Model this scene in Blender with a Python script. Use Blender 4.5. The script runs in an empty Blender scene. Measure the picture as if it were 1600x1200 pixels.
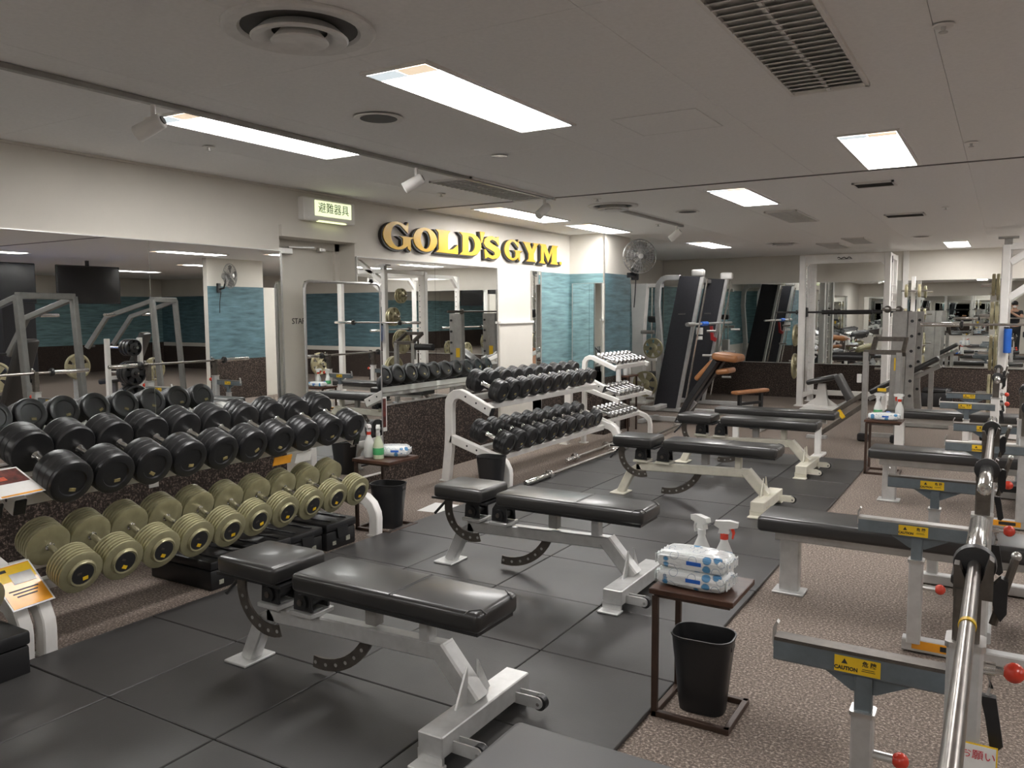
import bpy, bmesh, math, random
from mathutils import Vector, Matrix, Euler
random.seed(7)
R = math.radians
SC = bpy.context.scene
COL = SC.collection
PI = math.pi

# ---------------------------------------------------------------- camera
cd = bpy.data.cameras.new('camera')
cam = bpy.data.objects.new('camera', cd)
COL.objects.link(cam)
CAM_YAW, CAM_PITCH, CAM_ROLL, CAM_F = -.5449, -.0893, -.0054, 1268.0
_f = Vector((math.sin(CAM_YAW)*math.cos(CAM_PITCH), math.cos(CAM_YAW)*math.cos(CAM_PITCH), math.sin(CAM_PITCH)))
_r = Vector((math.cos(CAM_YAW), -math.sin(CAM_YAW), 0))
_u = _r.cross(_f)
_r2 = math.cos(CAM_ROLL)*_r + math.sin(CAM_ROLL)*_u
_u2 = -math.sin(CAM_ROLL)*_r + math.cos(CAM_ROLL)*_u
m = Matrix((_r2, _u2, -_f)).transposed().to_4x4()
m.translation = (0, 0, 1.5)
cam.matrix_world = m
cd.sensor_fit = 'HORIZONTAL'
cd.sensor_width = 36.0
cd.lens = 36.0*CAM_F/1600.0
cd.clip_start = .02
cd.clip_end = 200
SC.camera = cam

# ---------------------------------------------------------------- world, exposure
w = bpy.data.worlds.new('world')
SC.world = w
w.use_nodes = True
w.node_tree.nodes['Background'].inputs[0].default_value = (.9, .95, 1, 1)
w.node_tree.nodes['Background'].inputs[1].default_value = .05
SC.view_settings.view_transform = 'Standard'
SC.view_settings.look = 'None'
SC.view_settings.gamma = 1
SC.view_settings.exposure = 0.0
SC.view_settings.use_curve_mapping = False
LAMP_POWER = 30.5
LAMP_COLOR = (1.0, .975, .955)

# ---------------------------------------------------------------- materials
MATS = {}
def mat(name, col, rough=.5, metal=0., spec=.5, noise=None, bump=None, emit=None, estr=0., trans=0., alpha=1., coat=0.):
    """noise=(scale, amount, stretch)  bump=(scale, strength, distance)"""
    if name in MATS: return MATS[name]
    M = bpy.data.materials.new(name); M.use_nodes = True
    nt = M.node_tree; b = nt.nodes['Principled BSDF']
    c = (*col, 1)
    b.inputs['Base Color'].default_value = c
    b.inputs['Roughness'].default_value = rough
    b.inputs['Metallic'].default_value = metal
    b.inputs['Specular IOR Level'].default_value = spec
    b.inputs['Transmission Weight'].default_value = trans
    b.inputs['Alpha'].default_value = alpha
    b.inputs['Coat Weight'].default_value = coat
    b.inputs['Coat Roughness'].default_value = .15
    if emit:
        b.inputs['Emission Color'].default_value = (*emit, 1)
        b.inputs['Emission Strength'].default_value = estr
    g = None
    if noise or bump:
        g = nt.nodes.new('ShaderNodeNewGeometry')
    if noise:
        sc, am, st = noise
        mp = nt.nodes.new('ShaderNodeMapping'); mp.inputs['Scale'].default_value = st
        nt.links.new(g.outputs['Position'], mp.inputs['Vector'])
        n = nt.nodes.new('ShaderNodeTexNoise'); n.inputs['Scale'].default_value = sc
        n.inputs['Detail'].default_value = 5; n.inputs['Roughness'].default_value = .6
        nt.links.new(mp.outputs[0], n.inputs['Vector'])
        r = nt.nodes.new('ShaderNodeValToRGB')
        r.color_ramp.elements[0].position = .3; r.color_ramp.elements[1].position = .7
        r.color_ramp.elements[0].color = (*[max(0, x*(1-am)) for x in col], 1)
        r.color_ramp.elements[1].color = (*[min(1, x*(1+am)) for x in col], 1)
        nt.links.new(n.outputs['Fac'], r.inputs['Fac'])
        nt.links.new(r.outputs[0], b.inputs['Base Color'])
    if bump:
        sc, st, di = bump
        n = nt.nodes.new('ShaderNodeTexNoise'); n.inputs['Scale'].default_value = sc
        n.inputs['Detail'].default_value = 3
        nt.links.new(g.outputs['Position'], n.inputs['Vector'])
        bp = nt.nodes.new('ShaderNodeBump'); bp.inputs['Strength'].default_value = st; bp.inputs['Distance'].default_value = di
        nt.links.new(n.outputs['Fac'], bp.inputs['Height'])
        nt.links.new(bp.outputs[0], b.inputs['Normal'])
    MATS[name] = M
    return M

def speckle(name, base, fleck, scale, lo, hi, rough=.85, flat=None):
    M = mat(name, base, rough, spec=.25, bump=(scale*.6, .25, .003))
    nt = M.node_tree; b = nt.nodes['Principled BSDF']
    g = nt.nodes.new('ShaderNodeNewGeometry')
    n = nt.nodes.new('ShaderNodeTexNoise'); n.inputs['Scale'].default_value = scale
    n.inputs['Detail'].default_value = 2; n.inputs['Roughness'].default_value = .7
    nt.links.new(g.outputs['Position'], n.inputs['Vector'])
    r = nt.nodes.new('ShaderNodeValToRGB')
    r.color_ramp.elements[0].position = lo; r.color_ramp.elements[1].position = hi
    r.color_ramp.elements[0].color = (*base, 1); r.color_ramp.elements[1].color = (*fleck, 1)
    e = r.color_ramp.elements.new(max(0, lo-.16)); e.color = (*[x*.55 for x in base], 1)
    nt.links.new(n.outputs['Fac'], r.inputs['Fac'])
    nt.links.new(r.outputs[0], b.inputs['Base Color'])
    return M

DARKS = mat('dark_seam_strip', (.16, .155, .15), .7, noise=(20, .1, (1, 1, 1)))
WALL = mat('wall_paint', (.71, .675, .61), .75, spec=.2, noise=(3, .03, (1, 1, 1)), bump=(180, .12, .002))
CEIL = mat('ceiling_board', (.91, .90, .885), .85, spec=.15, noise=(60, .03, (1, 1, 1)), bump=(140, .12, .002))
JOINT = mat('ceiling_joint', (.35, .34, .32), .9)
FLOORM = speckle('speckled_floor', (.215, .173, .146), (.52, .44, .37), 95, .54, .70)
WAINS = speckle('speckled_wainscot', (.042, .032, .027), (.21, .155, .13), 75, .53, .68)
TILE = mat('rubber_tile', (.044, .042, .041), .43, spec=.42, noise=(2.2, .22, (1, 1, 1)), bump=(160, .14, .002))
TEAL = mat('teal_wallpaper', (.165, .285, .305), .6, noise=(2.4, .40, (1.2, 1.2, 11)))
TEALD = mat('teal_wallpaper_shaded', (.09, .17, .20), .6, noise=(2.2, .42, (1.2, 1.2, 9)))  # darker copy of the teal, shade of the pillar side put into the colour
MIRROR = mat('mirror_glass', (.86, .88, .87), .0, 1.0)
WHITE = mat('white_paint', (.82, .80, .765), .38, noise=(9, .05, (1, 1, 1)))
CREAM = mat('cream_paint', (.66, .63, .53), .42, noise=(14, .10, (1, 1, 1)))
SILVER = mat('silver_paint', (.58, .58, .57), .36, .5, noise=(16, .10, (1, 1, 1)))
GREYP = mat('grey_paint', (.36, .35, .33), .42, .45, noise=(11, .12, (1, 1, 1)))
BLUEGREY = mat('blue_grey_paint', (.16, .19, .21), .38, .35, noise=(13, .14, (1, 1, 1)))
STEELD = mat('dark_steel', (.13, .115, .10), .42, .7, noise=(20, .25, (1, 1, 1)))
CHROME = mat('chrome', (.74, .73, .71), .17, 1.0)
WORN = mat('worn_steel', (.36, .335, .31), .28, 1.0, noise=(18, .18, (1, 1, 1)))
VINYL = mat('black_vinyl', (.026, .025, .024), .34, spec=.55, coat=.25, bump=(260, .10, .001))
VINYLG = mat('charcoal_vinyl', (.075, .074, .074), .45, spec=.5, bump=(260, .12, .001))
RUBBER = mat('black_rubber', (.015, .015, .016), .36, spec=.5, noise=(30, .25, (1, 1, 1)), bump=(120, .1, .002))
PLASTIC = mat('black_plastic', (.013, .013, .014), .38, spec=.5, bump=(300, .06, .001))
OLIVE = mat('olive_iron_paint', (.36, .335, .20), .34, .35, noise=(14, .14, (1, 1, 1)), bump=(90, .08, .002))
BLACKP = mat('black_paint', (.02, .02, .021), .4, spec=.5, noise=(30, .2, (1, 1, 1)))
PANEL = mat('charcoal_panel', (.028, .028, .033), .55, spec=.35, noise=(40, .15, (1, 1, 1)))
GOLDP = mat('olive_gold_iron', (.42, .38, .24), .4, .5, noise=(14, .14, (1, 1, 1)))
RED = mat('red_plastic', (.62, .05, .025), .22, spec=.6, noise=(20, .05, (1, 1, 1)))
YELLOW = mat('yellow_print', (.85, .55, .02), .4, noise=(20, .05, (1, 1, 1)))
ORANGE = mat('orange_print', (.85, .36, .02), .3, noise=(20, .06, (1, 1, 1)), coat=.4)
PAPER = mat('white_paper', (.78, .77, .74), .45, noise=(40, .03, (1, 1, 1)))
INK = mat('black_ink', (.02, .02, .02), .5, noise=(40, .1, (1, 1, 1)))
REDINK = mat('red_ink', (.6, .04, .06), .5, noise=(40, .1, (1, 1, 1)))
GOLD = mat('yellow_letter_enamel', (.80, .48, .03), .35, noise=(3, .10, (1, 1, 1)))
LBLACK = mat('black_letter_edge', (.03, .028, .025), .5, noise=(20, .1, (1, 1, 1)))
WOOD = mat('dark_brown_wood', (.075, .035, .022), .38, noise=(7, .35, (1, 12, 1)), spec=.4)
BROWNM = mat('brown_steel', (.060, .036, .026), .42, .3, noise=(20, .15, (1, 1, 1)))
TAN = mat('tan_vinyl', (.36, .155, .06), .42, noise=(9, .18, (1, 1, 1)))
BOTTLE = mat('milky_plastic', (.80, .80, .77), .35, trans=.25, noise=(20, .03, (1, 1, 1)))
LIQ = mat('pale_green_plastic', (.62, .68, .48), .3, trans=.25, noise=(20, .05, (1, 1, 1)))
GREEN = mat('green_print', (.06, .34, .12), .4, noise=(20, .08, (1, 1, 1)))
BLUE = mat('blue_plastic', (.02, .13, .55), .4, noise=(20, .08, (1, 1, 1)))
LAMP = mat('lamp_diffuser', (.9, .9, .9), .5, emit=LAMP_COLOR, estr=LAMP_POWER)
LEND1 = mat('lamp_end_cool', (.8, .85, .88), .5, emit=(.80, .90, .95), estr=.75)
LEND2 = mat('lamp_end_warm', (.9, .75, .6), .5, emit=(1.0, .80, .58), estr=.8)
SIGNL = mat('lit_sign_face', (.9, .92, .75), .4, emit=(.85, .95, .55), estr=1.1)
SIGNG = mat('lit_sign_underside', (.9, .92, .75), .4, emit=(.85, .95, .45), estr=1.6)
ALU = mat('brushed_aluminium', (.62, .61, .59), .32, .9, noise=(30, .08, (1, 1, 1)))
SATIN = mat('satin_chrome', (.36, .355, .35), .30, 1.0, noise=(30, .08, (1, 1, 1)))
GLASSY = mat('fan_cage_wire', (.30, .30, .29), .35, .8, noise=(20, .1, (1, 1, 1)))
BLADE = mat('fan_blade_plastic', (.10, .095, .09), .25, noise=(20, .1, (1, 1, 1)))
DARKG = mat('dark_grille', (.09, .087, .083), .7, noise=(20, .1, (1, 1, 1)))
GRILLE = mat('grey_grille', (.80, .79, .77), .6, noise=(20, .06, (1, 1, 1)))
SCREEN = mat('tv_screen', (.012, .012, .014), .15, spec=.6, noise=(20, .1, (1, 1, 1)))
SKIN = mat('skin', (.55, .33, .23), .55, noise=(14, .06, (1, 1, 1)))
HAIR = mat('black_hair', (.012, .010, .009), .5, noise=(60, .3, (1, 1, 1)))
CLOTH = mat('black_cloth', (.018, .019, .022), .85, noise=(40, .25, (1, 1, 1)))
DOORM = mat('door_paint', (.70, .67, .60), .6, noise=(4, .03, (1, 1, 1)))

def wrap_mat():
    """white film printed with blue rings and dots"""
    M = mat('printed_wrap_film', (.80, .82, .82), .22, spec=.6, coat=.5, bump=(38, .5, .012))
    nt = M.node_tree; b = nt.nodes['Principled BSDF']
    tc = nt.nodes.new('ShaderNodeTexCoord')
    v = nt.nodes.new('ShaderNodeTexVoronoi'); v.inputs['Scale'].default_value = 26; v.inputs['Randomness'].default_value = .7
    nt.links.new(tc.outputs['Object'], v.inputs['Vector'])
    r = nt.nodes.new('ShaderNodeValToRGB'); cr = r.color_ramp; cr.interpolation = 'CONSTANT'
    cr.elements[0].position = 0; cr.elements[0].color = (0, 0, 0, 1)
    cr.elements[1].position = .40; cr.elements[1].color = (1, 1, 1, 1)
    e = cr.elements.new(.445); e.color = (0, 0, 0, 1)
    nt.links.new(v.outputs['Distance'], r.inputs['Fac'])
    d = nt.nodes.new('ShaderNodeMath'); d.operation = 'LESS_THAN'; d.inputs[1].default_value = .40
    nt.links.new(v.outputs['Distance'], d.inputs[0])
    s = nt.nodes.new('ShaderNodeSeparateColor'); nt.links.new(v.outputs['Color'], s.inputs[0])
    k = nt.nodes.new('ShaderNodeMath'); k.operation = 'GREATER_THAN'; k.inputs[1].default_value = .80
    nt.links.new(s.outputs[0], k.inputs[0])
    f = nt.nodes.new('ShaderNodeMath'); f.operation = 'MULTIPLY'
    nt.links.new(d.outputs[0], f.inputs[0]); nt.links.new(k.outputs[0], f.inputs[1])
    m1 = nt.nodes.new('ShaderNodeMix'); m1.data_type = 'RGBA'
    m1.inputs[6].default_value = (.80, .83, .83, 1); m1.inputs[7].default_value = (.30, .38, .48, 1)
    nt.links.new(r.outputs[0], m1.inputs[0])
    m2 = nt.nodes.new('ShaderNodeMix'); m2.data_type = 'RGBA'; m2.inputs[7].default_value = (.10, .30, .55, 1)
    nt.links.new(f.outputs[0], m2.inputs[0]); nt.links.new(m1.outputs[2], m2.inputs[6])
    nt.links.new(m2.outputs[2], b.inputs['Base Color'])
    return M
WRAP = wrap_mat()

# ---------------------------------------------------------------- mesh helpers
class MB:
    def __init__(s): s.bm = bmesh.new()
    def add(s, vs, fs):
        v = [s.bm.verts.new(Vector(p)) for p in vs]
        for f in fs:
            try: s.bm.faces.new([v[i] for i in f])
            except ValueError: pass
        return v
    def box(s, c, d, rot=(0, 0, 0), bev=0., seg=1):
        c = Vector(c); e = Euler(rot).to_matrix()
        vs = [c + e @ Vector((x*d[0]/2, y*d[1]/2, z*d[2]/2)) for x in (-1, 1) for y in (-1, 1) for z in (-1, 1)]
        v = s.add(vs, [(0, 1, 3, 2), (4, 6, 7, 5), (0, 4, 5, 1), (2, 3, 7, 6), (0, 2, 6, 4), (1, 5, 7, 3)])
        if bev:
            es = list({q for a in v for q in a.link_edges})
            bmesh.ops.bevel(s.bm, geom=es, offset=bev, segments=seg, profile=.5, affect='EDGES')
        return s
    def sweep(s, pts, prof, up=(0, 0, 1), caps=True, closed=False):
        pts = [Vector(p) for p in pts]; n = len(pts); k = len(prof); rings = []
        for i, p in enumerate(pts):
            if closed: t = (pts[(i+1) % n]-p).normalized() + (p-pts[i-1]).normalized()
            else:
                t = Vector((0, 0, 0))
                if i < n-1: t += (pts[i+1]-p).normalized()
                if i > 0: t += (p-pts[i-1]).normalized()
            t.normalize()
            u = Vector(up); sd = t.cross(u)
            if sd.length < 1e-4: sd = t.cross(Vector((1, 0, 0)) if abs(t.x) < .9 else Vector((0, 1, 0)))
            sd.normalize(); u = sd.cross(t)
            mi = 1.
            if 0 < i < n-1 or closed:
                d = t.dot((pts[(i+1) % n]-p).normalized()); mi = 1/max(.5, d)
            # mitre along the bend direction
            bend = ((pts[(i+1) % n]-p).normalized() - (p-pts[i-1]).normalized()) if (0 < i < n-1 or closed) else Vector((0, 0, 0))
            ring = []
            for a, b in prof:
                o = sd*a + u*b
                if bend.length > 1e-4:
                    bd = bend.normalized(); o = o + bd*(o.dot(bd))*(mi-1)
                ring.append(s.bm.verts.new(p+o))
            rings.append(ring)
        for i in range(n if closed else n-1):
            A = rings[i]; B = rings[(i+1) % n]
            for j in range(k):
                s.bm.faces.new((A[j], A[(j+1) % k], B[(j+1) % k], B[j]))
        if caps and not closed:
            s.bm.faces.new(rings[0][::-1]); s.bm.faces.new(rings[-1])
        return s
    def tube(s, pts, r, n=10, closed=False):
        return s.sweep(pts, [(r*math.cos(2*PI*i/n), r*math.sin(2*PI*i/n)) for i in range(n)], closed=closed)
    def bar(s, pts, w, h, up=(0, 0, 1), c=None):
        c = min(w, h)*.10 if c is None else c; a = w/2; b = h/2
        return s.sweep(pts, [(-a+c, -b), (a-c, -b), (a, -b+c), (a, b-c), (a-c, b), (-a+c, b), (-a, b-c), (-a, -b+c)], up)
    def lathe(s, prof, o=(0, 0, 0), d=(0, 0, 1), n=24, caps=True):
        o = Vector(o); d = Vector(d).normalized()
        a = d.cross(Vector((0, 0, 1)) if abs(d.z) < .9 else Vector((1, 0, 0))).normalized(); b = d.cross(a)
        rings = []
        for t, r in prof:
            rings.append([s.bm.verts.new(o + d*t + (a*math.cos(2*PI*i/n) + b*math.sin(2*PI*i/n))*max(r, 1e-4)) for i in range(n)])
        for A, B in zip(rings, rings[1:]):
            for j in range(n): s.bm.faces.new((A[j], A[(j+1) % n], B[(j+1) % n], B[j]))
        if caps:
            s.bm.faces.new(rings[0][::-1]); s.bm.faces.new(rings[-1])
        return s
    def cyl(s, p0, p1, r, r1=None, n=16):
        p0 = Vector(p0); p1 = Vector(p1); L = (p1-p0).length
        return s.lathe([(0, r), (L, r if r1 is None else r1)], p0, p1-p0, n)
    def prism(s, poly, o, u, v, th):
        o = Vector(o); u = Vector(u); v = Vector(v); n = u.cross(v).normalized()*th/2; k = len(poly)
        vs = [o+u*a+v*b-n for a, b in poly] + [o+u*a+v*b+n for a, b in poly]
        return s.add(vs, [tuple(range(k))[::-1], tuple(range(k, 2*k))] + [(i, (i+1) % k, k+(i+1) % k, k+i) for i in range(k)]) and s
    def sphere(s, c, r, sq=(1, 1, 1), n=14):
        bmesh.ops.create_uvsphere(s.bm, u_segments=n, v_segments=n//2+1, radius=r, matrix=Matrix.Translation(c) @ Matrix.Diagonal((*sq, 1)))
        return s
    def mesh(s, name, mt, ang=35):
        bmesh.ops.recalc_face_normals(s.bm, faces=s.bm.faces)
        me = bpy.data.meshes.new(name); s.bm.to_mesh(me); s.bm.free()
        for p in me.polygons: p.use_smooth = True
        me.set_sharp_from_angle(angle=R(ang))
        if mt: me.materials.append(mt)
        return me
    def build(s, name, mt, parent=None, loc=(0, 0, 0), ang=35):
        return put(name, s.mesh(name, mt, ang), parent, loc)

def put(name, me, parent=None, loc=(0, 0, 0), rot=(0, 0, 0)):
    o = bpy.data.objects.new(name, me); COL.objects.link(o)
    o.parent = parent; o.location = loc; o.rotation_euler = rot
    return o
def tag(o, label, cat, group=None):
    o['label'] = label; o['category'] = cat
    if group: o['group'] = group
    return o
def struct(o): o['kind'] = 'structure'; return o
def thing(name, label, cat, loc=(0, 0, 0), rz=0, group=None):
    o = bpy.data.objects.new(name, None); COL.objects.link(o); o.empty_display_size = .1
    o.location = loc; o.rotation_euler = (0, 0, rz)
    return tag(o, label, cat, group)
def copy_tree(o, parent=None):
    c = o.copy(); COL.objects.link(c); c.parent = parent
    for ch in list(o.children): copy_tree(ch, c)
    return c
def dup(o, label, loc, rot=None, group=None):
    c = copy_tree(o); c['label'] = label; c.location = loc
    if rot is not None: c.rotation_euler = rot
    if group: c['group'] = group
    return c
def text_mesh(name, body, size, mt, depth=.001, parent=None, mtx=None, align='CENTER', sx=1., bold=0.):
    cu = bpy.data.curves.new(name, 'FONT'); cu.body = body; cu.size = size; cu.extrude = depth; cu.align_x = align; cu.align_y = 'CENTER'
    cu.resolution_u = 3; cu.offset = bold
    t = bpy.data.objects.new(name, cu); COL.objects.link(t)
    dg = bpy.context.evaluated_depsgraph_get(); dg.update()
    me = bpy.data.meshes.new_from_object(t.evaluated_get(dg)); me.name = name
    bpy.data.objects.remove(t); bpy.data.curves.remove(cu)
    me.materials.clear(); me.materials.append(mt)
    if sx != 1.: me.transform(Matrix.Diagonal((sx, 1, 1, 1)))
    o = put(name, me, parent)
    if mtx is not None: o.matrix_local = mtx
    return o
def frame_mtx(o, u, v):
    """matrix placing local x along u, y along v, at o"""
    u = Vector(u).normalized(); v = Vector(v).normalized(); n = u.cross(v)
    M = Matrix((u, v, n)).transposed().to_4x4(); M.translation = o
    return M
def arc(cx, cz, r, a0, a1, n=8):
    return [(cx+r*math.cos(R(a0+(a1-a0)*i/n)), cz+r*math.sin(R(a0+(a1-a0)*i/n))) for i in range(n+1)]
ORD = ['first', 'second', 'third', 'fourth', 'fifth', 'sixth', 'seventh', 'eighth', 'ninth', 'tenth', 'eleventh', 'twelfth']

# ================================================================= SETTING
XL, YB, ZC = -4.58, 14.4, 2.42
XR, YF = 11.0, -3.2
floor = struct(MB().box(((XR-5.6)/2, (YB+YF)/2, -.06), (XR+5.8, YB-YF+.4, .12)).build('floor', FLOORM))
# rubber tiles, five columns
tile_me = None
T = .616
for i in range(4):
    for j in range(13):
        x = -1.07-T*(i+.5); y = .545+T*(j+.5)
        if tile_me is None:
            b = MB(); b.box((0, 0, .009), (T-.006, T-.006, .018), bev=.003)
            tile_me = b.mesh('rubber_tile', TILE)
        put('rubber_tile', tile_me, floor, (x, y, 0))
# row of tiles nearest the camera
for i in range(4):
    put('rubber_tile', tile_me, floor, (-1.07-T*(i+.5), .545-T*.5, 0))

ceiling = struct(MB().box(((XR-5.6)/2, (YB+YF)/2, ZC+.09), (XR+5.8, YB-YF+.4, .12)).build('ceiling', JOINT))
PW, PL = .9, 1.8
cb = {}
def cpanel(x0, x1, y0, y1):
    k = (round(x1-x0, 3), round(y1-y0, 3))
    if k not in cb:
        cb[k] = MB().box((0, 0, .016), (x1-x0-.0016, y1-y0-.0016, .03), bev=.0008).mesh('ceiling_panel', CEIL)
    put('ceiling_panel', cb[k], ceiling, ((x0+x1)/2, (y0+y1)/2, ZC))
ys = [YF-.1, -1.3, .5, 2.3, 4.1, 5.925, 5.94, 7.7, 9.5, 11.3, 13.1, YB+.1]
xs = [-5.7+.91*i for i in range(19)]
for a, b2 in zip(ys, ys[1:]):
    if b2-a < .05: continue
    for c, d in zip(xs, xs[1:]):
        cpanel(c, d, a, b2)

ZM0, ZM1 = .70, 1.95
def wallbox(name, x0, x1, y0, y1, z0, z1, mt, parent=None):
    o = MB().box(((x0+x1)/2, (y0+y1)/2, (z0+z1)/2), (abs(x1-x0), abs(y1-y0), abs(z1-z0))).build(name, mt, parent)
    if parent is None: struct(o)
    return o
# left wall with the door recess between y 4.27 and 5.08
wl = wallbox('wall_left', XL-.25, XL, YF, 4.27, 0, ZC+.03, WALL)
wallbox('wall_section', XL-.25, XL, 4.27, 5.08, 2.06, ZC+.03, WALL, wl)
wallbox('wall_section', XL-.25, XL, 5.08, 9.0, 0, ZC+.03, WALL, wl)
wallbox('wall_section', XL-.35, XL-.25, 4.1, 5.2, 0, ZC, WALL, wl)
wl2 = wallbox('wall_alcove', -5.6, -5.45, 8.8, YB, 0, ZC+.03, WALL)
wallbox('wall_section', -5.6, -4.83, 8.8, 9.0, 0, ZC+.03, WALL, wl2)
pil = wallbox('wall_pillar', XL-.25, -4.12, 8.93, 9.72, 0, ZC+.03, WALL)
wb = wallbox('wall_back', -5.6, XR+.2, YB, YB+.2, 0, ZC+.03, WALL)
wallbox('wall_right', XR, XR+.2, YF, YB, 0, ZC+.03, WALL)
wallbox('wall_front', -5.6, XR+.2, YF-.2, YF, 0, ZC+.03, WALL)
# wainscot of speckled rubber
wallbox('trim_1', XL, XL+.012, YF, 4.27, 0, ZM0, WAINS)
wallbox('trim_2', XL, XL+.012, 5.08, 7.25, 0, ZM0, WAINS)
wallbox('trim_3', XL, XL+.012, 7.97, 8.93, 0, ZM0, WAINS)
wallbox('trim_4', XL, -4.11, 8.918, 8.93, 0, ZM0, WAINS)
wallbox('trim_5', -4.12, -4.108, 8.918, 9.72, 0, ZM0, WAINS)
wallbox('trim_6', -5.45, XR, YB-.012, YB, 0, .60, WAINS)
wallbox('trim_7', XR-.012, XR, YF, YB, 0, ZM0, WAINS)
# teal wallpaper sheets
wallbox('trim_8', XL, XL+.006, 8.2, 8.93, ZM0, ZM1, TEAL)
wallbox('trim_9', XL, -4.114, 8.924, 8.93, ZM0, ZM1, TEAL)
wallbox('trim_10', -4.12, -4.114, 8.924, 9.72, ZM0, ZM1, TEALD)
wallbox('trim_11', XR-.006, XR, YF, YB, ZM0, ZM1, TEAL)
wallbox('trim_12', -5.45, -5.444, 9.0, YB, ZM0, ZM1, TEAL)
wallbox('trim_22', -4.83, -4.12, 9.72, 9.726, ZM0, ZM1, TEAL)
wallbox('trim_23', -4.83, -4.12, 9.72, 9.732, 0, ZM0, WAINS)
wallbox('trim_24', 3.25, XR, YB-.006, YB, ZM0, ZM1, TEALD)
wallbox('trim_25', -5.45, -4.83, 9.0, 9.006, ZM0, ZM1, TEAL)
# white low panel with cap beside the gold lettering wall
wallbox('trim_13', XL, XL+.03, 7.27, 7.96, 0, 1.37, WALL)
wallbox('trim_14', XL, XL+.045, 7.26, 7.97, 1.37, 1.395, WHITE)
# corner guard on the pillar
wallbox('trim_15', -4.125, -4.108, 8.917, 8.934, ZM1-.15, ZC, ALU)
wallbox('trim_26', -5.45, XR, 5.920, 5.945, ZC-.004, ZC+.002, DARKS)
# coving line where wall meets ceiling
wallbox('trim_16', XL, XL+.012, YF, 8.93, ZC-.015, ZC, WALL)

def mirror(name, label, plane, a0, a1, z0, z1, cuts=(), th=.012, pos=0., group=None):
    """plane 'x' (faces +x, at x=pos) or 'y' (faces -y, at y=pos)"""
    t = thing(name, label, 'mirror', (pos, a0, z0) if plane == 'x' else (a0, pos, z0), group=group)
    e = [a0, *cuts, a1]
    for p, q in zip(e, e[1:]):
        if plane == 'x': MB().box((th/2, (p+q)/2-a0, (z1-z0)/2), (th, q-p-.003, z1-z0)).build('mirror_panel', MIRROR, t)
        else: MB().box(((p+q)/2-a0, -th/2, (z1-z0)/2), (q-p-.003, th, z1-z0)).build('mirror_panel', MIRROR, t)
    b = MB()
    if plane == 'x':
        b.box((.009, (a1-a0)/2, -.006), (.018, a1-a0, .012)); b.box((.009, (a1-a0)/2, z1-z0+.003), (.018, a1-a0, .006))
        for y in (0, a1-a0): b.box((.009, y, (z1-z0)/2), (.018, .008, z1-z0))
    else:
        b.box(((a1-a0)/2, -.009, -.006), (a1-a0, .018, .012)); b.box(((a1-a0)/2, -.009, z1-z0+.003), (a1-a0, .018, .006))
        for x in (0, a1-a0): b.box((x, -.009, (z1-z0)/2), (.008, .018, z1-z0))
    b.build('edge_trim', ALU, t)
    return t
mirror('wall_mirror', 'long wall mirror behind the olive and black dumbbell rack', 'x', -.6, 4.27, ZM0, ZM1, (1.1, 3.19), pos=XL)
mirror('wall_mirror', 'wide wall mirror below the yellow lettering', 'x', 5.085, 7.25, ZM0, ZM1, (6.16,), pos=XL)
mirror('wall_mirror', 'narrow mirror strip between white low panel and teal wallpaper', 'x', 7.975, 8.19, .3, ZM1, pos=XL)
mirror('wall_mirror', 'small mirror standing on the pillar face behind chrome dumbbells', 'y', -4.53, -4.10, .55, 1.83, (-4.3,), pos=8.915)
mirror('wall_mirror', 'back wall mirror left of the white smith machine', 'y', -5.42, -1.42, .60, ZM1, (-4.2, -2.95), pos=YB-.012)
mirror('wall_mirror', 'back wall mirror on the right that shows the photographer', 'y', -1.34, 3.2, .60, ZM1, (-.1, 1.4), pos=YB-.012)
mirror('wall_mirror', 'wide mirror on the wall behind the camera, seen in the back mirrors', 'y', -4.4, -.45, .60, ZM1, (-3.1, -1.8), pos=YF+.02)
# pilaster between the two back mirrors
wallbox('trim_17', -1.42, -1.34, YB-.03, YB, .6, ZC, WHITE)

# door in the recess
dr = struct(MB().box((XL-.22, 4.69, 1.02), (.04, .70, 2.04), bev=.004).build('door_1', DOORM))
for y in (4.30, 5.06): wallbox('door_frame', XL-.25, XL-.17, y-.03, y+.03, 0, 2.06, WALL, dr)
wallbox('door_frame', XL-.25, XL-.17, 4.27, 5.08, 2.0, 2.06, WALL, dr)
MB().box((XL-.16, 4.42, 1.97), (.06, .22, .05), bev=.006).build('door_closer', ALU, dr)
MB().bar([(XL-.15, 4.50, 2.0), (XL-.12, 4.74, 2.01)], .02, .012).build('closer_arm', ALU, dr)
MB().box((XL-.16, 4.86, 2.0), (.05, .07, .03), bev=.004).build('closer_bracket', ALU, dr)
MB().cyl((XL-.2, 4.98, 1.0), (XL-.14, 4.98, 1.0), .012).cyl((XL-.145, 4.98, 1.0), (XL-.145, 4.88, 1.0), .009).build('door_handle', CHROME, dr)
text_mesh('door_lettering', 'STAFF', .065, INK, .0008, dr, frame_mtx((XL-.199, 4.645, 1.43), (0, 1, 0), (0, 0, 1)), sx=.95)

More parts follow.
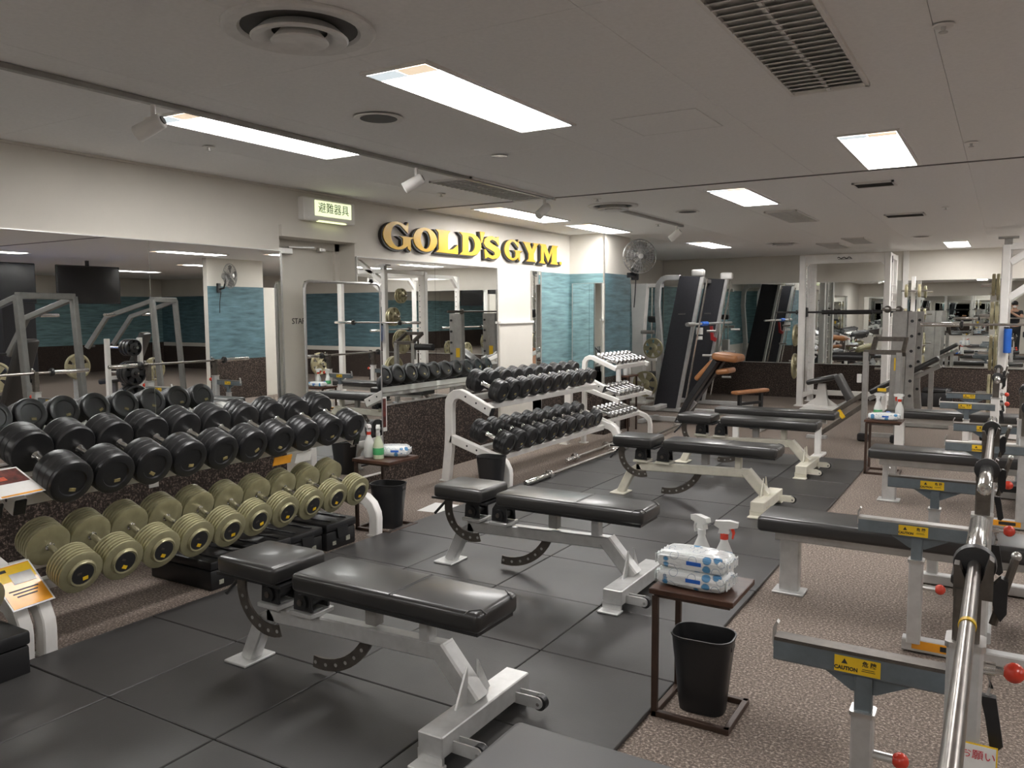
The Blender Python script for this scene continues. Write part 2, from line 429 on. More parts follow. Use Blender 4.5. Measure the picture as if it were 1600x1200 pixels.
# freestanding mirror in front of the door recess
t = thing('standing_mirror', 'tall freestanding mirror in front of the staff door', 'mirror', (-4.42, 4.35, 0))
MB().box((0, .42, .95), (.01, .83, 1.56)).build('mirror_panel', MIRROR, t)
MB().box((-.012, .42, .95), (.008, .82, 1.55)).build('back_board', WHITE, t)
fr = [(0, 0, .0), (0, 0, 1.68)] + [(0, .05-.05*math.cos(R(a)), 1.68+.05*math.sin(R(a))) for a in (30, 60, 90)] + [(0, .79+.05*math.sin(R(a)), 1.68+.05*math.cos(R(a))) for a in (0, 30, 60)] + [(0, .84, 1.68), (0, .84, 0)]
MB().tube(fr, .012, 8).build('frame', ALU, t)
MB().tube([(0, .01, .16), (0, .83, .16)], .01, 8).build('lower_rail', ALU, t)
for y in (0, .84): MB().bar([(-.12, y, .02), (.16, y, .02)], .03, .03).build('foot', ALU, t)
MB().lathe([(0, .016), (.012, .02), (.03, .012)], (0, .74, 1.735), n=12).build('cap', PLASTIC, t)
t = None

# ---------------------------------------------------------------- exit equipment sign
t = thing('wall_sign', 'lit emergency equipment sign above the staff door', 'sign', (XL, 4.74, 2.28))
MB().box((.035, 0, 0), (.07, .56, .17), bev=.008).build('housing', WHITE, t)
MB().box((.072, .03, .012), (.006, .40, .115), bev=.002).build('lit_face', SIGNL, t)
MB().box((.06, .02, -.086), (.03, .30, .006)).build('lit_strip', SIGNG, t)
text_mesh('sign_lettering', '避難器具', .085, mat('dark_green_ink', (.03, .06, .04), .5, noise=(20, .1, (1, 1, 1))), .0006, t, frame_mtx((.0765, .03, .012), (0, 1, 0), (0, 0, 1)))
wallbox('trim_18', XL, XL+.03, 4.27, 5.08, 2.06, 2.14, WALL)

# ---------------------------------------------------------------- gold letters
def ell(cx, cy, rx, ry, a0=0, a1=360, n=28): return [(cx+rx*math.cos(R(a0+(a1-a0)*i/n)), cy+ry*math.sin(R(a0+(a1-a0)*i/n))) for i in range(n+1)]
GLY = {
 'G': [ell(.47, .5, .47, .5, 52, 318, 26) + [(.82, .07), (.90, .0), (.93, .0), (.93, .42), (1.08, .50), (.55, .50), (.66, .42), (.66, .20)] + ell(.50, .5, .24, .40, 300, 60, 18) + [(.66, .80), (.84, .62), (.86, 1.02), (.80, .93)]],
 'O': [ell(.5, .5, .5, .5)[:-1], ell(.5, .5, .20, .38)[:-1]],
 'L': [[(0, 1), (.66, 1), (.56, .86), (.54, .70), (.54, .16), (.78, .20), (1, .42), (1, 0), (0, 0), (.12, .14), (.12, .86)]],
 'D': [[(0, 1), (.5, 1)] + ell(.5, .5, .5, .5, 90, -90, 14) + [(.0, 0), (.13, .14), (.13, .86)], [(.40, .86), (.48, .86)] + ell(.48, .5, .22, .36, 90, -90, 12) + [(.40, .14)]],
 "'": [[(.1, 1), (1, 1), (.45, 0), (.3, 0)]],
 'S': [[(.88, 1.03), (.90, .64), (.84, .64), (.72, .80), (.50, .87), (.36, .80), (.40, .70), (.62, .62), (.86, .52), (.98, .36), (.94, .16), (.76, .02), (.50, -.03), (.26, .04), (.14, -.03), (.10, -.03), (.08, .38), (.14, .38), (.30, .18), (.52, .11), (.66, .18), (.62, .30), (.38, .39), (.14, .50), (.04, .66), (.10, .86), (.28, .99), (.50, 1.03), (.70, .97), (.82, 1.03)]],
 'Y': [[(0, 1), (.50, 1), (.44, .90), (.56, .62), (.68, .90), (.62, 1), (1, 1), (.90, .88), (.68, .42), (.68, .14), (.82, 0), (.22, 0), (.36, .14), (.36, .42), (.10, .88)]],
 'M': [[(0, 1), (.34, 1), (.52, .48), (.70, 1), (1, 1), (.92, .88), (.92, .14), (1, 0), (.58, 0), (.66, .14), (.66, .62), (.46, .06), (.24, .64), (.24, .14), (.32, 0), (0, 0), (.10, .14), (.10, .88)]],
 '.': [ell(.5, .5, .5, .5, n=12)[:-1]],
}
def glyph(name, key, y0, z0, w, h, x, depth, off, mt, parent):
    cu = bpy.data.curves.new(name, 'CURVE'); cu.dimensions = '2D'; cu.fill_mode = 'BOTH'; cu.extrude = depth/2; cu.offset = off
    for pl in GLY[key]:
        sp = cu.splines.new('POLY'); sp.points.add(len(pl)-1); sp.use_cyclic_u = True
        for q, (a, b) in zip(sp.points, pl): q.co = (a*w, b*h, 0, 1)
    o = bpy.data.objects.new(name, cu); COL.objects.link(o)
    dg = bpy.context.evaluated_depsgraph_get(); dg.update()
    me = bpy.data.meshes.new_from_object(o.evaluated_get(dg)); me.name = name
    bpy.data.objects.remove(o); bpy.data.curves.remove(cu)
    me.materials.clear(); me.materials.append(mt)
    g = put(name, me, parent); g.matrix_local = frame_mtx((x+depth/2, y0, z0), (0, 1, 0), (0, 0, 1))
    return g
sg = thing('wall_lettering', 'raised yellow and black gym name lettering above the wide mirror', 'sign', (XL, 5.37, 2.04))
for key, nm, y0, y1, z0, z1 in [('G', 'letter_g', 5.395, 5.80, 2.04, 2.28), ('O', 'letter_o', 5.81, 6.165, 2.045, 2.262), ('L', 'letter_l', 6.145, 6.50, 2.052, 2.262),
        ('D', 'letter_d', 6.53, 6.91, 2.052, 2.268), ("'", 'apostrophe', 6.88, 6.98, 2.19, 2.30), ('S', 'letter_s', 6.945, 7.285, 2.045, 2.265),
        ('G', 'letter_g', 7.355, 7.70, 2.045, 2.265), ('Y', 'letter_y', 7.735, 8.095, 2.05, 2.26), ('M', 'letter_m', 8.10, 8.56, 2.045, 2.262), ('.', 'full_stop', 8.60, 8.65, 2.045, 2.085)]:
    f = glyph(nm, key, y0-5.37, z0-2.04, y1-y0, z1-z0, .034, .006, 0, GOLD, sg)
    bk = glyph('letter_edge', key, 0, 0, y1-y0, z1-z0, 0, .034, .006, LBLACK, f)
    bk.matrix_local = Matrix.Translation((-.013, -.009, -.0202))

# ================================================================= CEILING FIXTURES
def lamp(label, x, y0, y1, w=.285, x2=None):
    t = thing('ceiling_lamp', label, 'ceiling lamp', (x, (y0+y1)/2, ZC), group='recessed ceiling lamps')
    L = y1-y0
    MB().box((0, 0, -.004), (w, L, .008), bev=.002).build('diffuser', LAMP, t)
    b = MB()
    for s in (-1, 1):
        b.box((s*(w/2+.009), 0, -.005), (.018, L+.036, .010)); b.box((0, s*(L/2+.009), -.005), (w, .018, .010))
    b.build('frame', WHITE, t)
    for q, m_ in ((-1, LEND1), (1, LEND2)): MB().box((q*w/4, -L/2+.045, -.0095), (w/2-.004, .085, .003)).build('end_cover', m_, t)
    return t
lamp('long lit ceiling lamp beside the lighting track, nearest the long mirror', -3.36, 2.48, 3.66)
lamp('long lit ceiling lamp beside the large round diffuser', -2.01, 2.475, 3.66)
lamp('lit ceiling lamp on the right, just before the dark ceiling seam', -.66, 4.67, 5.83)
lamp('lit ceiling lamp beyond the seam, above the middle benches', -1.86, 6.2, 7.28)
lamp('lit ceiling lamp above the start of the yellow lettering', -3.98, 6.15, 7.45)
lamp('lit ceiling lamp above the end of the yellow lettering by the pillar', -3.93, 7.84, 8.93)
lamp('small lit ceiling lamp above the leaning machine with black panels', -3.60, 10.75, 11.9)
lamp('lit ceiling lamp against the bright back wall on the right', -.62, 12.66, 13.80)
for i, (x, y) in enumerate([(-3.36, -.9), (-.66, -.9), (1.6, .9), (1.6, 4.7), (1.6, 8.2), (3.6, 2.6), (3.6, 6.2), (4.2, 10.6), (6.2, 1.2), (6.2, 5.0), (8.4, 3.0), (8.4, 7.4), (7.2, 11), (.85, 13.0), (2.2, 13.0), (1.6, 11.2), (.75, 9.6)]):  # last four are unseen lamps added to brighten the back wall and back area
    lamp('lit ceiling lamp '+['over the entrance', 'behind the camera', 'near the camera on the right', 'over the right bench row', 'over the white cages', 'over the right aisle', 'over the far right aisle', 'past the teal pillar', 'over the incline press', 'over the plate stand', 'near the right wall', 'far along the right wall', 'in the far right corner', 'added right of the frame to brighten the back wall', 'added before the teal pillar to brighten the back wall', 'added over the white power rack to light the back', 'added over the farthest bench press to light the back'][i], x, y-.59, y+.59)

def louvre(label, x0, x1, y0, y1, n, split=True, mt=GRILLE):
    t = thing('ceiling_vent', label, 'vent', ((x0+x1)/2, (y0+y1)/2, ZC))
    w, L = x1-x0, y1-y0
    MB().box((0, 0, -.001), (w-.02, L-.02, .002)).build('backing', GRILLE, t)
    b = MB()
    for s in (-1, 1):
        b.box((s*(w/2-.008), 0, -.007), (.016, L, .014)); b.box((0, s*(L/2-.008), -.007), (w, .016, .014))
    b.build('frame', WHITE, t)
    if split: MB().box((0, 0, -.006), (.014, L-.03, .012)).build('mullion', mt, t)
    me = MB().box((0, 0, 0), (w-.034, min(.056, .98*(L-.04)/n), .0035), rot=(R(20), 0, 0)).mesh('slat', mt)
    for i in range(n):
        put('slat', me, t, (0, -L/2+.02+(L-.04)*(i+.5)/n, -.008))
    return t
louvre('large slatted grey ceiling grille near the camera', -.82, -.51, 2.36, 3.67, 22)
louvre('long slatted ceiling vent beside the lighting track end', -3.52, -3.16, 4.69, 5.87, 20)
louvre('grey square ceiling grille behind the middle lamp', -1.98, -1.68, 7.85, 8.9, 16)
louvre('small slatted ceiling vent above the back wall', -1.86, -1.58, 11.3, 12.3, 12)
louvre('faint slatted ceiling grille beside the back round diffuser', -2.3, -2.0, 12.0, 13.0, 12)
louvre('short slotted air vent behind the right lamp', -1.0, -.72, 6.45, 6.68, 5, False, DARKG)
louvre('white framed slot vent farther back on the right ceiling', -1.05, -.70, 8.72, 8.98, 4, False, DARKG)

def round_diffuser(label, x, y, r):
    t = thing('round_diffuser', label, 'vent', (x, y, ZC))
    MB().lathe([(0, r), (-.010, r), (-.016, r*.96), (-.012, r*.80), (-.003, r*.76)], n=44, caps=False).build('outer_ring', GRILLE, t)
    MB().lathe([(-.001, r*.78), (-.0018, 0)], n=40).build('throat', DARKG, t)
    MB().lathe([(-.004, r*.50), (-.034, r*.64), (-.040, r*.62), (-.036, r*.50), (-.012, r*.36)], n=40, caps=False).build('cone', GRILLE, t)
    MB().lathe([(-.010, r*.26), (-.044, r*.38), (-.049, r*.36), (-.042, r*.22), (-.038, 0)], n=32, caps=False).build('cone', GRILLE, t)
    return t
round_diffuser('large round ceiling air diffuser near the camera', -2.0, 1.98, .245)
round_diffuser('round ceiling air diffuser past the lighting track', -2.98, 6.64, .22)
round_diffuser('faint round ceiling diffuser near the back wall', -2.66, 11.6, .22)
def speaker(label, x, y, r):
    t = thing('ceiling_speaker', label, 'speaker', (x, y, ZC))
    MB().lathe([(-.006, r), (-.010, r*.97), (-.008, r*.86)], n=28).build('rim', WHITE, t)
    MB().lathe([(-.0075, r*.87), (-.009, r*.5), (-.0095, 0)], n=28).build('mesh_cover', DARKG, t)
speaker('dark round ceiling speaker beside the long middle lamp', -2.58, 3.05, .118)
speaker('dark round ceiling speaker beyond the ceiling seam', -2.57, 7.41, .11)
speaker('round ceiling speaker close to the back wall lamp', -.95, 11.58, .12)
def downlight(label, x, y, r, mt=ALU):
    t = thing('ceiling_fitting', label, 'fitting', (x, y, ZC))
    MB().lathe([(-.004, r), (-.007, r*.9), (-.002, r*.7)], n=20).build('rim', mt, t)
    MB().lathe([(-.002, r*.7), (-.0025, 0)], n=20).build('lens', DARKG if mt == ALU else mt, t)
downlight('small chrome rimmed downlight past the long middle lamp', -2.60, 4.16, .052)
for i, (x, y) in enumerate([(-3.81, 3.06), (-3.8, 5.22), (-.21, 3.06), (-.20, 5.25), (-3.2, 8.3), (-2.9, 6.15), (-.5, 8.4)]):
    t = thing('sprinkler_head', 'small ceiling sprinkler '+['beside the lamp by the long mirror', 'beside the slatted vent at the track end', 'right of the large grey grille', 'right of the lamp before the seam', 'near the lamp above the lettering', 'near the round diffuser past the seam', 'beyond the white slot vent'][i], 'sprinkler', (x, y, ZC))
    MB().lathe([(-.004, .035), (-.008, .03), (-.008, .012)], n=16).build('rosette', WHITE, t)
    MB().lathe([(-.006, .008), (-.022, .006), (-.024, .014), (-.027, .014)], n=12).build('head', ALU, t)
# access hatch
t = thing('access_hatch', 'square access hatch outlined in the ceiling', 'hatch', (-1.46, 3.9, ZC))
b = MB()
for s in (-1, 1): b.box((s*.21, 0, -.001), (.004, .424, .003)); b.box((0, s*.21, -.001), (.424, .004, .003))
b.build('outline', GRILLE, t)
MB().box((0, 0, -.0008), (.414, .414, .002)).build('lid', CEIL, t)

def spot(label, x, y, ang, tilt, dark=False):
    t = thing('spotlight', label, 'spotlight', (x, y, ZC-.022))
    MB().cyl((0, 0, 0), (0, 0, -.06), .011, n=10).build('stem', WHITE, t)
    d = Vector((math.cos(R(ang))*math.cos(R(tilt)), math.sin(R(ang))*math.cos(R(tilt)), -math.sin(R(tilt))))
    h = MB().lathe([(-.045, .030), (-.04, .034), (.085, .036), (.09, .031), (.07, .026), (.068, 0)], (0, 0, -.085), d, 18).build('lamp_head', WHITE, t)
    MB().lathe([(-.050, .018), (-.044, .018)], (0, 0, -.085), d, 14).build('rear_cap', DARKG, h)
t = thing('lighting_track', 'long grey lighting track along the ceiling beside the mirrors', 'track', (-3.19, 2.35, ZC))
MB().box((0, 0, -.011), (.034, 7.1, .022), bev=.002).build('rail', GREYP, t)
MB().box((0, 3.56, -.012), (.04, .05, .026), bev=.003).build('end_feed', WHITE, t)
spot("white spotlight at the near part of the lighting track", -3.19, 2.28, 205, 25)
spot('white spotlight in the middle of the lighting track', -3.19, 4.12, 215, 30)
spot('grey spotlight at the far end of the lighting track', -3.19, 5.78, 250, 40)
t = thing('lighting_track', 'short lighting track past the round diffuser', 'track', (-3.03, 7.7, ZC))
MB().box((0, 0, -.011), (.034, 1.75, .022), bev=.002).build('rail', GREYP, t)
spot('small white spotlight on the short lighting track', -3.03, 8.4, 200, 40)

# ---------------------------------------------------------------- wall fans
def fan(label, loc, rz, root=None):
    t = thing('wall_fan', label, 'fan', loc, rz)   # local: wall behind at -y, faces +y
    MB().box((0, .02, -.20), (.09, .04, .16), bev=.008).build('wall_bracket', PLASTIC, t)
    if root: MB().bar([root, (0, .02, -.22)], .05, .06).build('wall_arm', PLASTIC, t)
    MB().tube([(0, .04, -.22), (0, .12, -.20), (0, .15, -.10), (0, .15, -.02)], .016, 8).build('arm', PLASTIC, t)
    MB().lathe([(-.06, .03), (-.04, .055), (.06, .06), (.09, .03)], (0, .15, 0), (0, 1, 0), 18).build('motor', GREYP, t)
    c = MB()
    for k in range(5):
        r = .20*(k+1)/5
        c.tube([(r*math.cos(2*PI*i/36), .30-.045*(r/.2)**2, r*math.sin(2*PI*i/36)) for i in range(36)], .0022, 5, True)
    for k in range(32):
        a = 2*PI*k/32
        c.tube([(.03*math.cos(a), .30, .03*math.sin(a)), (.12*math.cos(a), .288, .12*math.sin(a)), (.195*math.cos(a), .258, .195*math.sin(a)), (.205*math.cos(a), .235, .205*math.sin(a)), (.17*math.cos(a), .20, .17*math.sin(a)), (.06*math.cos(a), .19, .06*math.sin(a))], .0017, 4)
    c.tube([(.206*math.cos(2*PI*i/40), .235, .206*math.sin(2*PI*i/40)) for i in range(40)], .005, 6, True)
    c.build('cage', GLASSY, t)
    MB().lathe([(.28, .032), (.305, .03), (.308, 0)], (0, 0, 0), (0, 1, 0), 16).build('badge', ALU, t)
    for k in range(4):
        a0 = 2*PI*k/4
        b = MB(); P = []
        for i in range(6):
            rr = .03+.15*i/5
            P.append([(rr*math.cos(a0+q), .245+.02*math.sin(q*2)*(.4+rr*3), rr*math.sin(a0+q)) for q in (-.25-.2*i/5, 0, .3+.35*math.sin(PI*i/6))])
        vs = [p for row in P for p in row]
        fs = [(3*i+j, 3*i+j+1, 3*i+4+j, 3*i+3+j) for i in range(5) for j in range(2)]
        b.add(vs, fs); b.add([(x, y+.004, z) for x, y, z in vs], [f[::-1] for f in fs])
        b.build('blade', BLADE, t)
    MB().tube([(0, .06, -.27), (0, .03, -.45), (.01, .02, -.62)], .007, 6).build('cable', PLASTIC, t)
    return t
fan('grey wall fan mounted on the teal pillar above the machines', (-3.99, 9.56, 2.16), R(-143), (.10, .078, -.22))

# ================================================================= DUMBBELLS
def rubber_db(r, L, th, name='dumbbell'):
    t = bpy.data.objects.new(name, None); COL.objects.link(t); t.empty_display_size = .1
    MB().lathe([(-L/2+th*.5, .019), (-.065, .019), (-.06, .024), (-.04, .0175), (0, .0195), (.04, .0175), (.06, .024), (.065, .019), (L/2-th*.5, .019)], d=(1, 0, 0), n=14).build('handle', CHROME, t)
    for s in (-1, 1):
        c = .012
        pr = [(0, r*.55), (.002, r*.93), (.008, r*.985)]
        for k in range(3):
            a = .008+(th-.03)*k/3; e = .008+(th-.03)*(k+1)/3
            pr += [(a+.003, r), (e-.004, r), (e, r*.972)]
        pr += [(th-.018, r*.985), (th-.008, r*.95), (th-.002, r*.84), (th-.003, r*.62), (th-.010, r*.58), (th-.010, 0)]
        h = MB().lathe(pr, (s*(L/2-th), 0, 0), (s, 0, 0), 28).build('head', RUBBER, t)
        MB().box((s*(L/2-.0085), r*.12, -r*.34), (.004, r*.30, r*.16), bev=.001).build('number_badge', mat('worn_gold_mark', (.30, .24, .10), .5, noise=(60, .4, (1, 1, 1))), h)
    return t
def olive_db(r, n, name='dumbbell'):
    t = bpy.data.objects.new(name, None); COL.objects.link(t); t.empty_display_size = .1
    pt = .0185; g = .078; L = 2*(g+n*pt+.02)
    MB().lathe([(-L/2+.03, .014), (-g-.012, .014), (-g-.010, .021), (-g+.006, .021), (-g+.01, .0145), (0, .017), (g-.01, .0145), (g-.006, .021), (g+.010, .021), (g+.012, .014), (L/2-.03, .014)], d=(1, 0, 0), n=14).build('handle', CHROME, t)
    pm = MB().lathe([(0, r*.5), (.0005, r*.905), (.005, r), (pt-.005, r), (pt-.0005, r*.905), (pt, r*.5)], d=(1, 0, 0), n=26).mesh('plate', OLIVE)
    for s in (-1, 1):
        for k in range(n):
            o = put('plate', pm, t, (s*(g+k*pt) if s > 0 else -(g+(k+1)*pt), 0, 0))
        cp = MB().lathe([(0, r*.66), (.004, r*.66), (.010, r*.60), (.014, r*.58), (.010, r*.5), (.009, 0)], (s*(g+n*pt-.001), 0, 0), (s, 0, 0), 24).build('end_cap', OLIVE, t)
        MB().lathe([(.0088, r*.5), (.0105, r*.5), (.0106, 0)], (s*(g+n*pt), 0, 0), (s, 0, 0), 20).build('cap_disc', BLACKP, cp)
        MB().box((s*(g+n*pt+.0115), r*.10, -r*.24), (.002, r*.24, r*.17)).build('weight_sticker', YELLOW, cp)
        MB().box((s*(g+n*pt+.0112), -r*.16, r*.08), (.0015, r*.20, r*.10)).build('worn_mark', STEELD, cp)
    return t
def chrome_db(L, r, name='dumbbell'):
    t = bpy.data.objects.new(name, None); COL.objects.link(t); t.empty_display_size = .1
    MB().lathe([(-L*.30, .011), (-.03, .0125), (0, .014), (.03, .0125), (L*.30, .011)], d=(1, 0, 0), n=12).build('handle', SATIN, t)
    for s in (-1, 1):
        pr = [(0, r*.5), (.004, r*.92)]
        for k in range(2): pr += [(.006+.032*k, r), (.028+.032*k, r), (.032+.032*k, r*.86)]
        h = MB().lathe(pr + [(.075, r*.9), (.078, r*.55), (.074, 0)], (s*(L/2-.078), 0, 0), (s, 0, 0), 16).build('head', SATIN, t)
        MB().lathe([(.072, r*.56), (.0765, r*.5), (.0766, 0)], (s*(L/2-.078), 0, 0), (s, 0, 0), 12).build('end_disc', BLACKP, h)
    return t
TILT = R(19)
def place_db(t, label, loc, group, rx=0, tilt=TILT):
    tag(t, label, 'dumbbell', group)
    t.location = loc
    t.rotation_euler = (rx, tilt, random.uniform(-.004, .004))
for i in range(10):
    r = .1052-.0008*i
    y = 2.07+.2115*i
    place_db(rubber_db(r, .50-.006*i, .158-.003*i), ORD[i].capitalize()+' black rubber dumbbell from the camera end, upper shelf of the long left rack', (-3.82, y, .815), 'black dumbbells on the left rack', random.uniform(-.6, .6))
    r = .1015-.0004*i
    y = 2.03+.205*i
    place_db(olive_db(r, 6 if i < 5 else 5), ORD[i].capitalize()+' olive plate dumbbell from the camera end, lower shelf of the left rack', (-3.665, y, .405), 'olive dumbbells on the left rack', random.uniform(-.5, .5))
place_db(olive_db(.102, 6), 'olive dumbbell cut off at the left edge beside the orange notice', (-3.66, 1.60, .405), 'olive dumbbells on the left rack')
place_db(rubber_db(.105, .50, .158), 'black dumbbell cut off at the left edge beside the red notice card', (-3.82, 1.64, .815), 'black dumbbells on the left rack')
for i in range(10):
    r = .1015-.0022*i
    place_db(rubber_db(r, .365-.004*i, .112-.001*i), ORD[i].capitalize()+' black dumbbell from the camera end, upper shelf of the white rack under the lettering', (-3.90, 6.02+.205*i, .845), 'black dumbbells on the second rack', random.uniform(-.6, .6))
    r = .1020-.0020*i
    place_db(rubber_db(r, .385-.004*i, .122-.001*i), ORD[i].capitalize()+' black dumbbell from the camera end, lower shelf of the white rack under the lettering', (-3.81, 5.95+.206*i, .405), 'black dumbbells on the second rack', random.uniform(-.6, .6))

# ---------------------------------------------------------------- dumbbell racks
def rack_side(y, mt, parent, deep=0.):
    """curved end frame: rear upright bending over to the front, lower arm bending down to the front foot"""
    up = [(-4.20, .012), (-4.165, .30), (-4.155, .46), (-4.155, .64)] + [(-4.05+.105*math.cos(R(a)), .68+.105*math.sin(R(a))) for a in (160, 135, 110, 85, 66)] + [(-3.72, .645)]
    MB().bar([(x, y, z) for x, z in up], .082, .06, up=(0, 1, 0)).build('upright', mt, parent)
    lo = [(-4.14, .385), (-3.70, .255)] + [(-3.70+.14*math.sin(R(a)), .12+.135*math.cos(R(a))) for a in (25, 50, 75, 90)] + [(-3.565, .012)]
    MB().bar([(x, y, z) for x, z in lo], .075, .06, up=(0, 1, 0)).build('lower_arm', mt, parent)
    for x in (-4.205, -3.565): MB().box((x, y, .005), (.10, .08, .01)).build('foot_plate', mt, parent)
    bm_ = MB()
    for x, z in ((-3.97, .765), (-3.86, .715), (-3.77, .675), (-3.96, .335), (-3.86, .305), (-3.76, .275)):
        for s in (-1, 1): bm_.cyl((x, y+s*.027, z), (x, y+s*.031, z), .009, n=10)
    bm_.build('bolts', BLACKP, parent)
    MB().box((-3.715, y, .643), (.012, .052, .074), rot=(0, R(19), 0), bev=.004).build('end_cap', PLASTIC, parent)
def db_rack(label, y0, y1, mt, rails=((-3.785, .662), (-4.035, .742), (-3.705, .275), (-3.885, .325))):
    t = thing('dumbbell_rack', label, 'dumbbell rack', (0, 0, 0))
    for y in (y0, y1): rack_side(y, mt, t)
    for nm, (x, z) in zip(('upper_front_rail', 'upper_rear_rail', 'lower_front_rail', 'lower_rear_rail'), rails):
        MB().box((x, (y0+y1)/2, z), (.035, y1-y0-.04, .055), rot=(0, R(19), 0), bev=.003).build(nm, mt, t)
    return t
def saddle_row(t, ysaddle, mt):
    for x, z in ((-3.78, .680), (-4.035, .762)):
        for y in ysaddle:
            MB().prism([(-.055, 0), (.055, 0), (.028, .045), (.014, .03), (-.014, .03), (-.028, .045)], (x, y, z), (0, 1, 0), (math.sin(TILT)*1., 0, math.cos(TILT)), .04).build('saddle', mt, t)
k = db_rack('long white two-tier dumbbell rack along the long mirror', 1.90, 4.10, WHITE)
saddle_row(k, [2.07+.2115*(i+.5) for i in range(9)], WHITE)
MB().box((-3.675, 3.40, .618), (.004, .14, .055), rot=(0, R(19), 0)).build('orange_label', ORANGE, k)
MB().box((-3.675, 3.57, .612), (.004, .13, .065), rot=(0, R(19), 0)).build('white_label', PAPER, k)
MB().box((-4.10, 2.83, .56), (.004, .06, .09)).build('white_tag', PAPER, k)
k = db_rack('white dumbbell rack end cut off at the left edge', -.40, 1.80, WHITE)
k = db_rack('white two-tier dumbbell rack below the wide mirror', 5.80, 8.08, WHITE, ((-3.82, .678), (-4.0, .741), (-3.72, .232), (-3.90, .295)))
text_mesh('rack_lettering', 'PROFESSIONAL', .045, INK, .0006, k, frame_mtx((-3.92, 5.771, .335), (.96, 0, -.285), (.285, 0, .96)))
# chrome rack, three tiers
t = thing('dumbbell_rack', 'white three-tier rack of small chrome dumbbells by the pillar', 'dumbbell rack', (0, 0, 0))
for y in (8.27, 9.22):
    up = [(-4.06, .012), (-4.05, .5), (-4.05, .86)] + [(-3.97+.08*math.cos(R(a)), .90+.08*math.sin(R(a))) for a in (160, 130, 100, 70)] + [(-3.66, .855)]
    MB().bar([(x, y, z) for x, z in up], .05, .05, up=(0, 1, 0)).build('upright', WHITE, t)
    MB().bar([(-4.04, y, .62), (-3.62, y, .50)], .05, .05, up=(0, 1, 0)).build('middle_arm', WHITE, t)
    lo = [(-4.05, .36), (-3.75, .25)] + [(-3.75+.12*math.sin(R(a)), .12+.125*math.cos(R(a))) for a in (30, 60, 90)] + [(-3.63, .012)]
    MB().bar([(x, y, z) for x, z in lo], .05, .05, up=(0, 1, 0)).build('lower_arm', WHITE, t)
    for x in (-4.06, -3.63): MB().box((x, y, .005), (.09, .07, .01)).build('foot_plate', WHITE, t)
for x, z in ((-3.71, .868), (-3.87, .915), (-3.69, .512), (-3.85, .558), (-3.78, .258), (-3.94, .305)):
    MB().box((x, 8.745, z), (.03, .90, .045), rot=(0, R(16), 0), bev=.003).build('rail', WHITE, t)
tn = ['top', 'middle', 'bottom']
for k2, (x, z) in enumerate(((-3.79, .965), (-3.77, .608), (-3.86, .355))):
    for i in range(8 if k2 == 0 else 7):
        place_db(chrome_db(.27, .030), ORD[i].capitalize()+' small chrome dumbbell from the camera end on the '+tn[k2]+' tier of the white rack', (x, 8.33+.112*i+.02*k2, z), 'chrome dumbbells', random.uniform(-.4, .4), R(17))

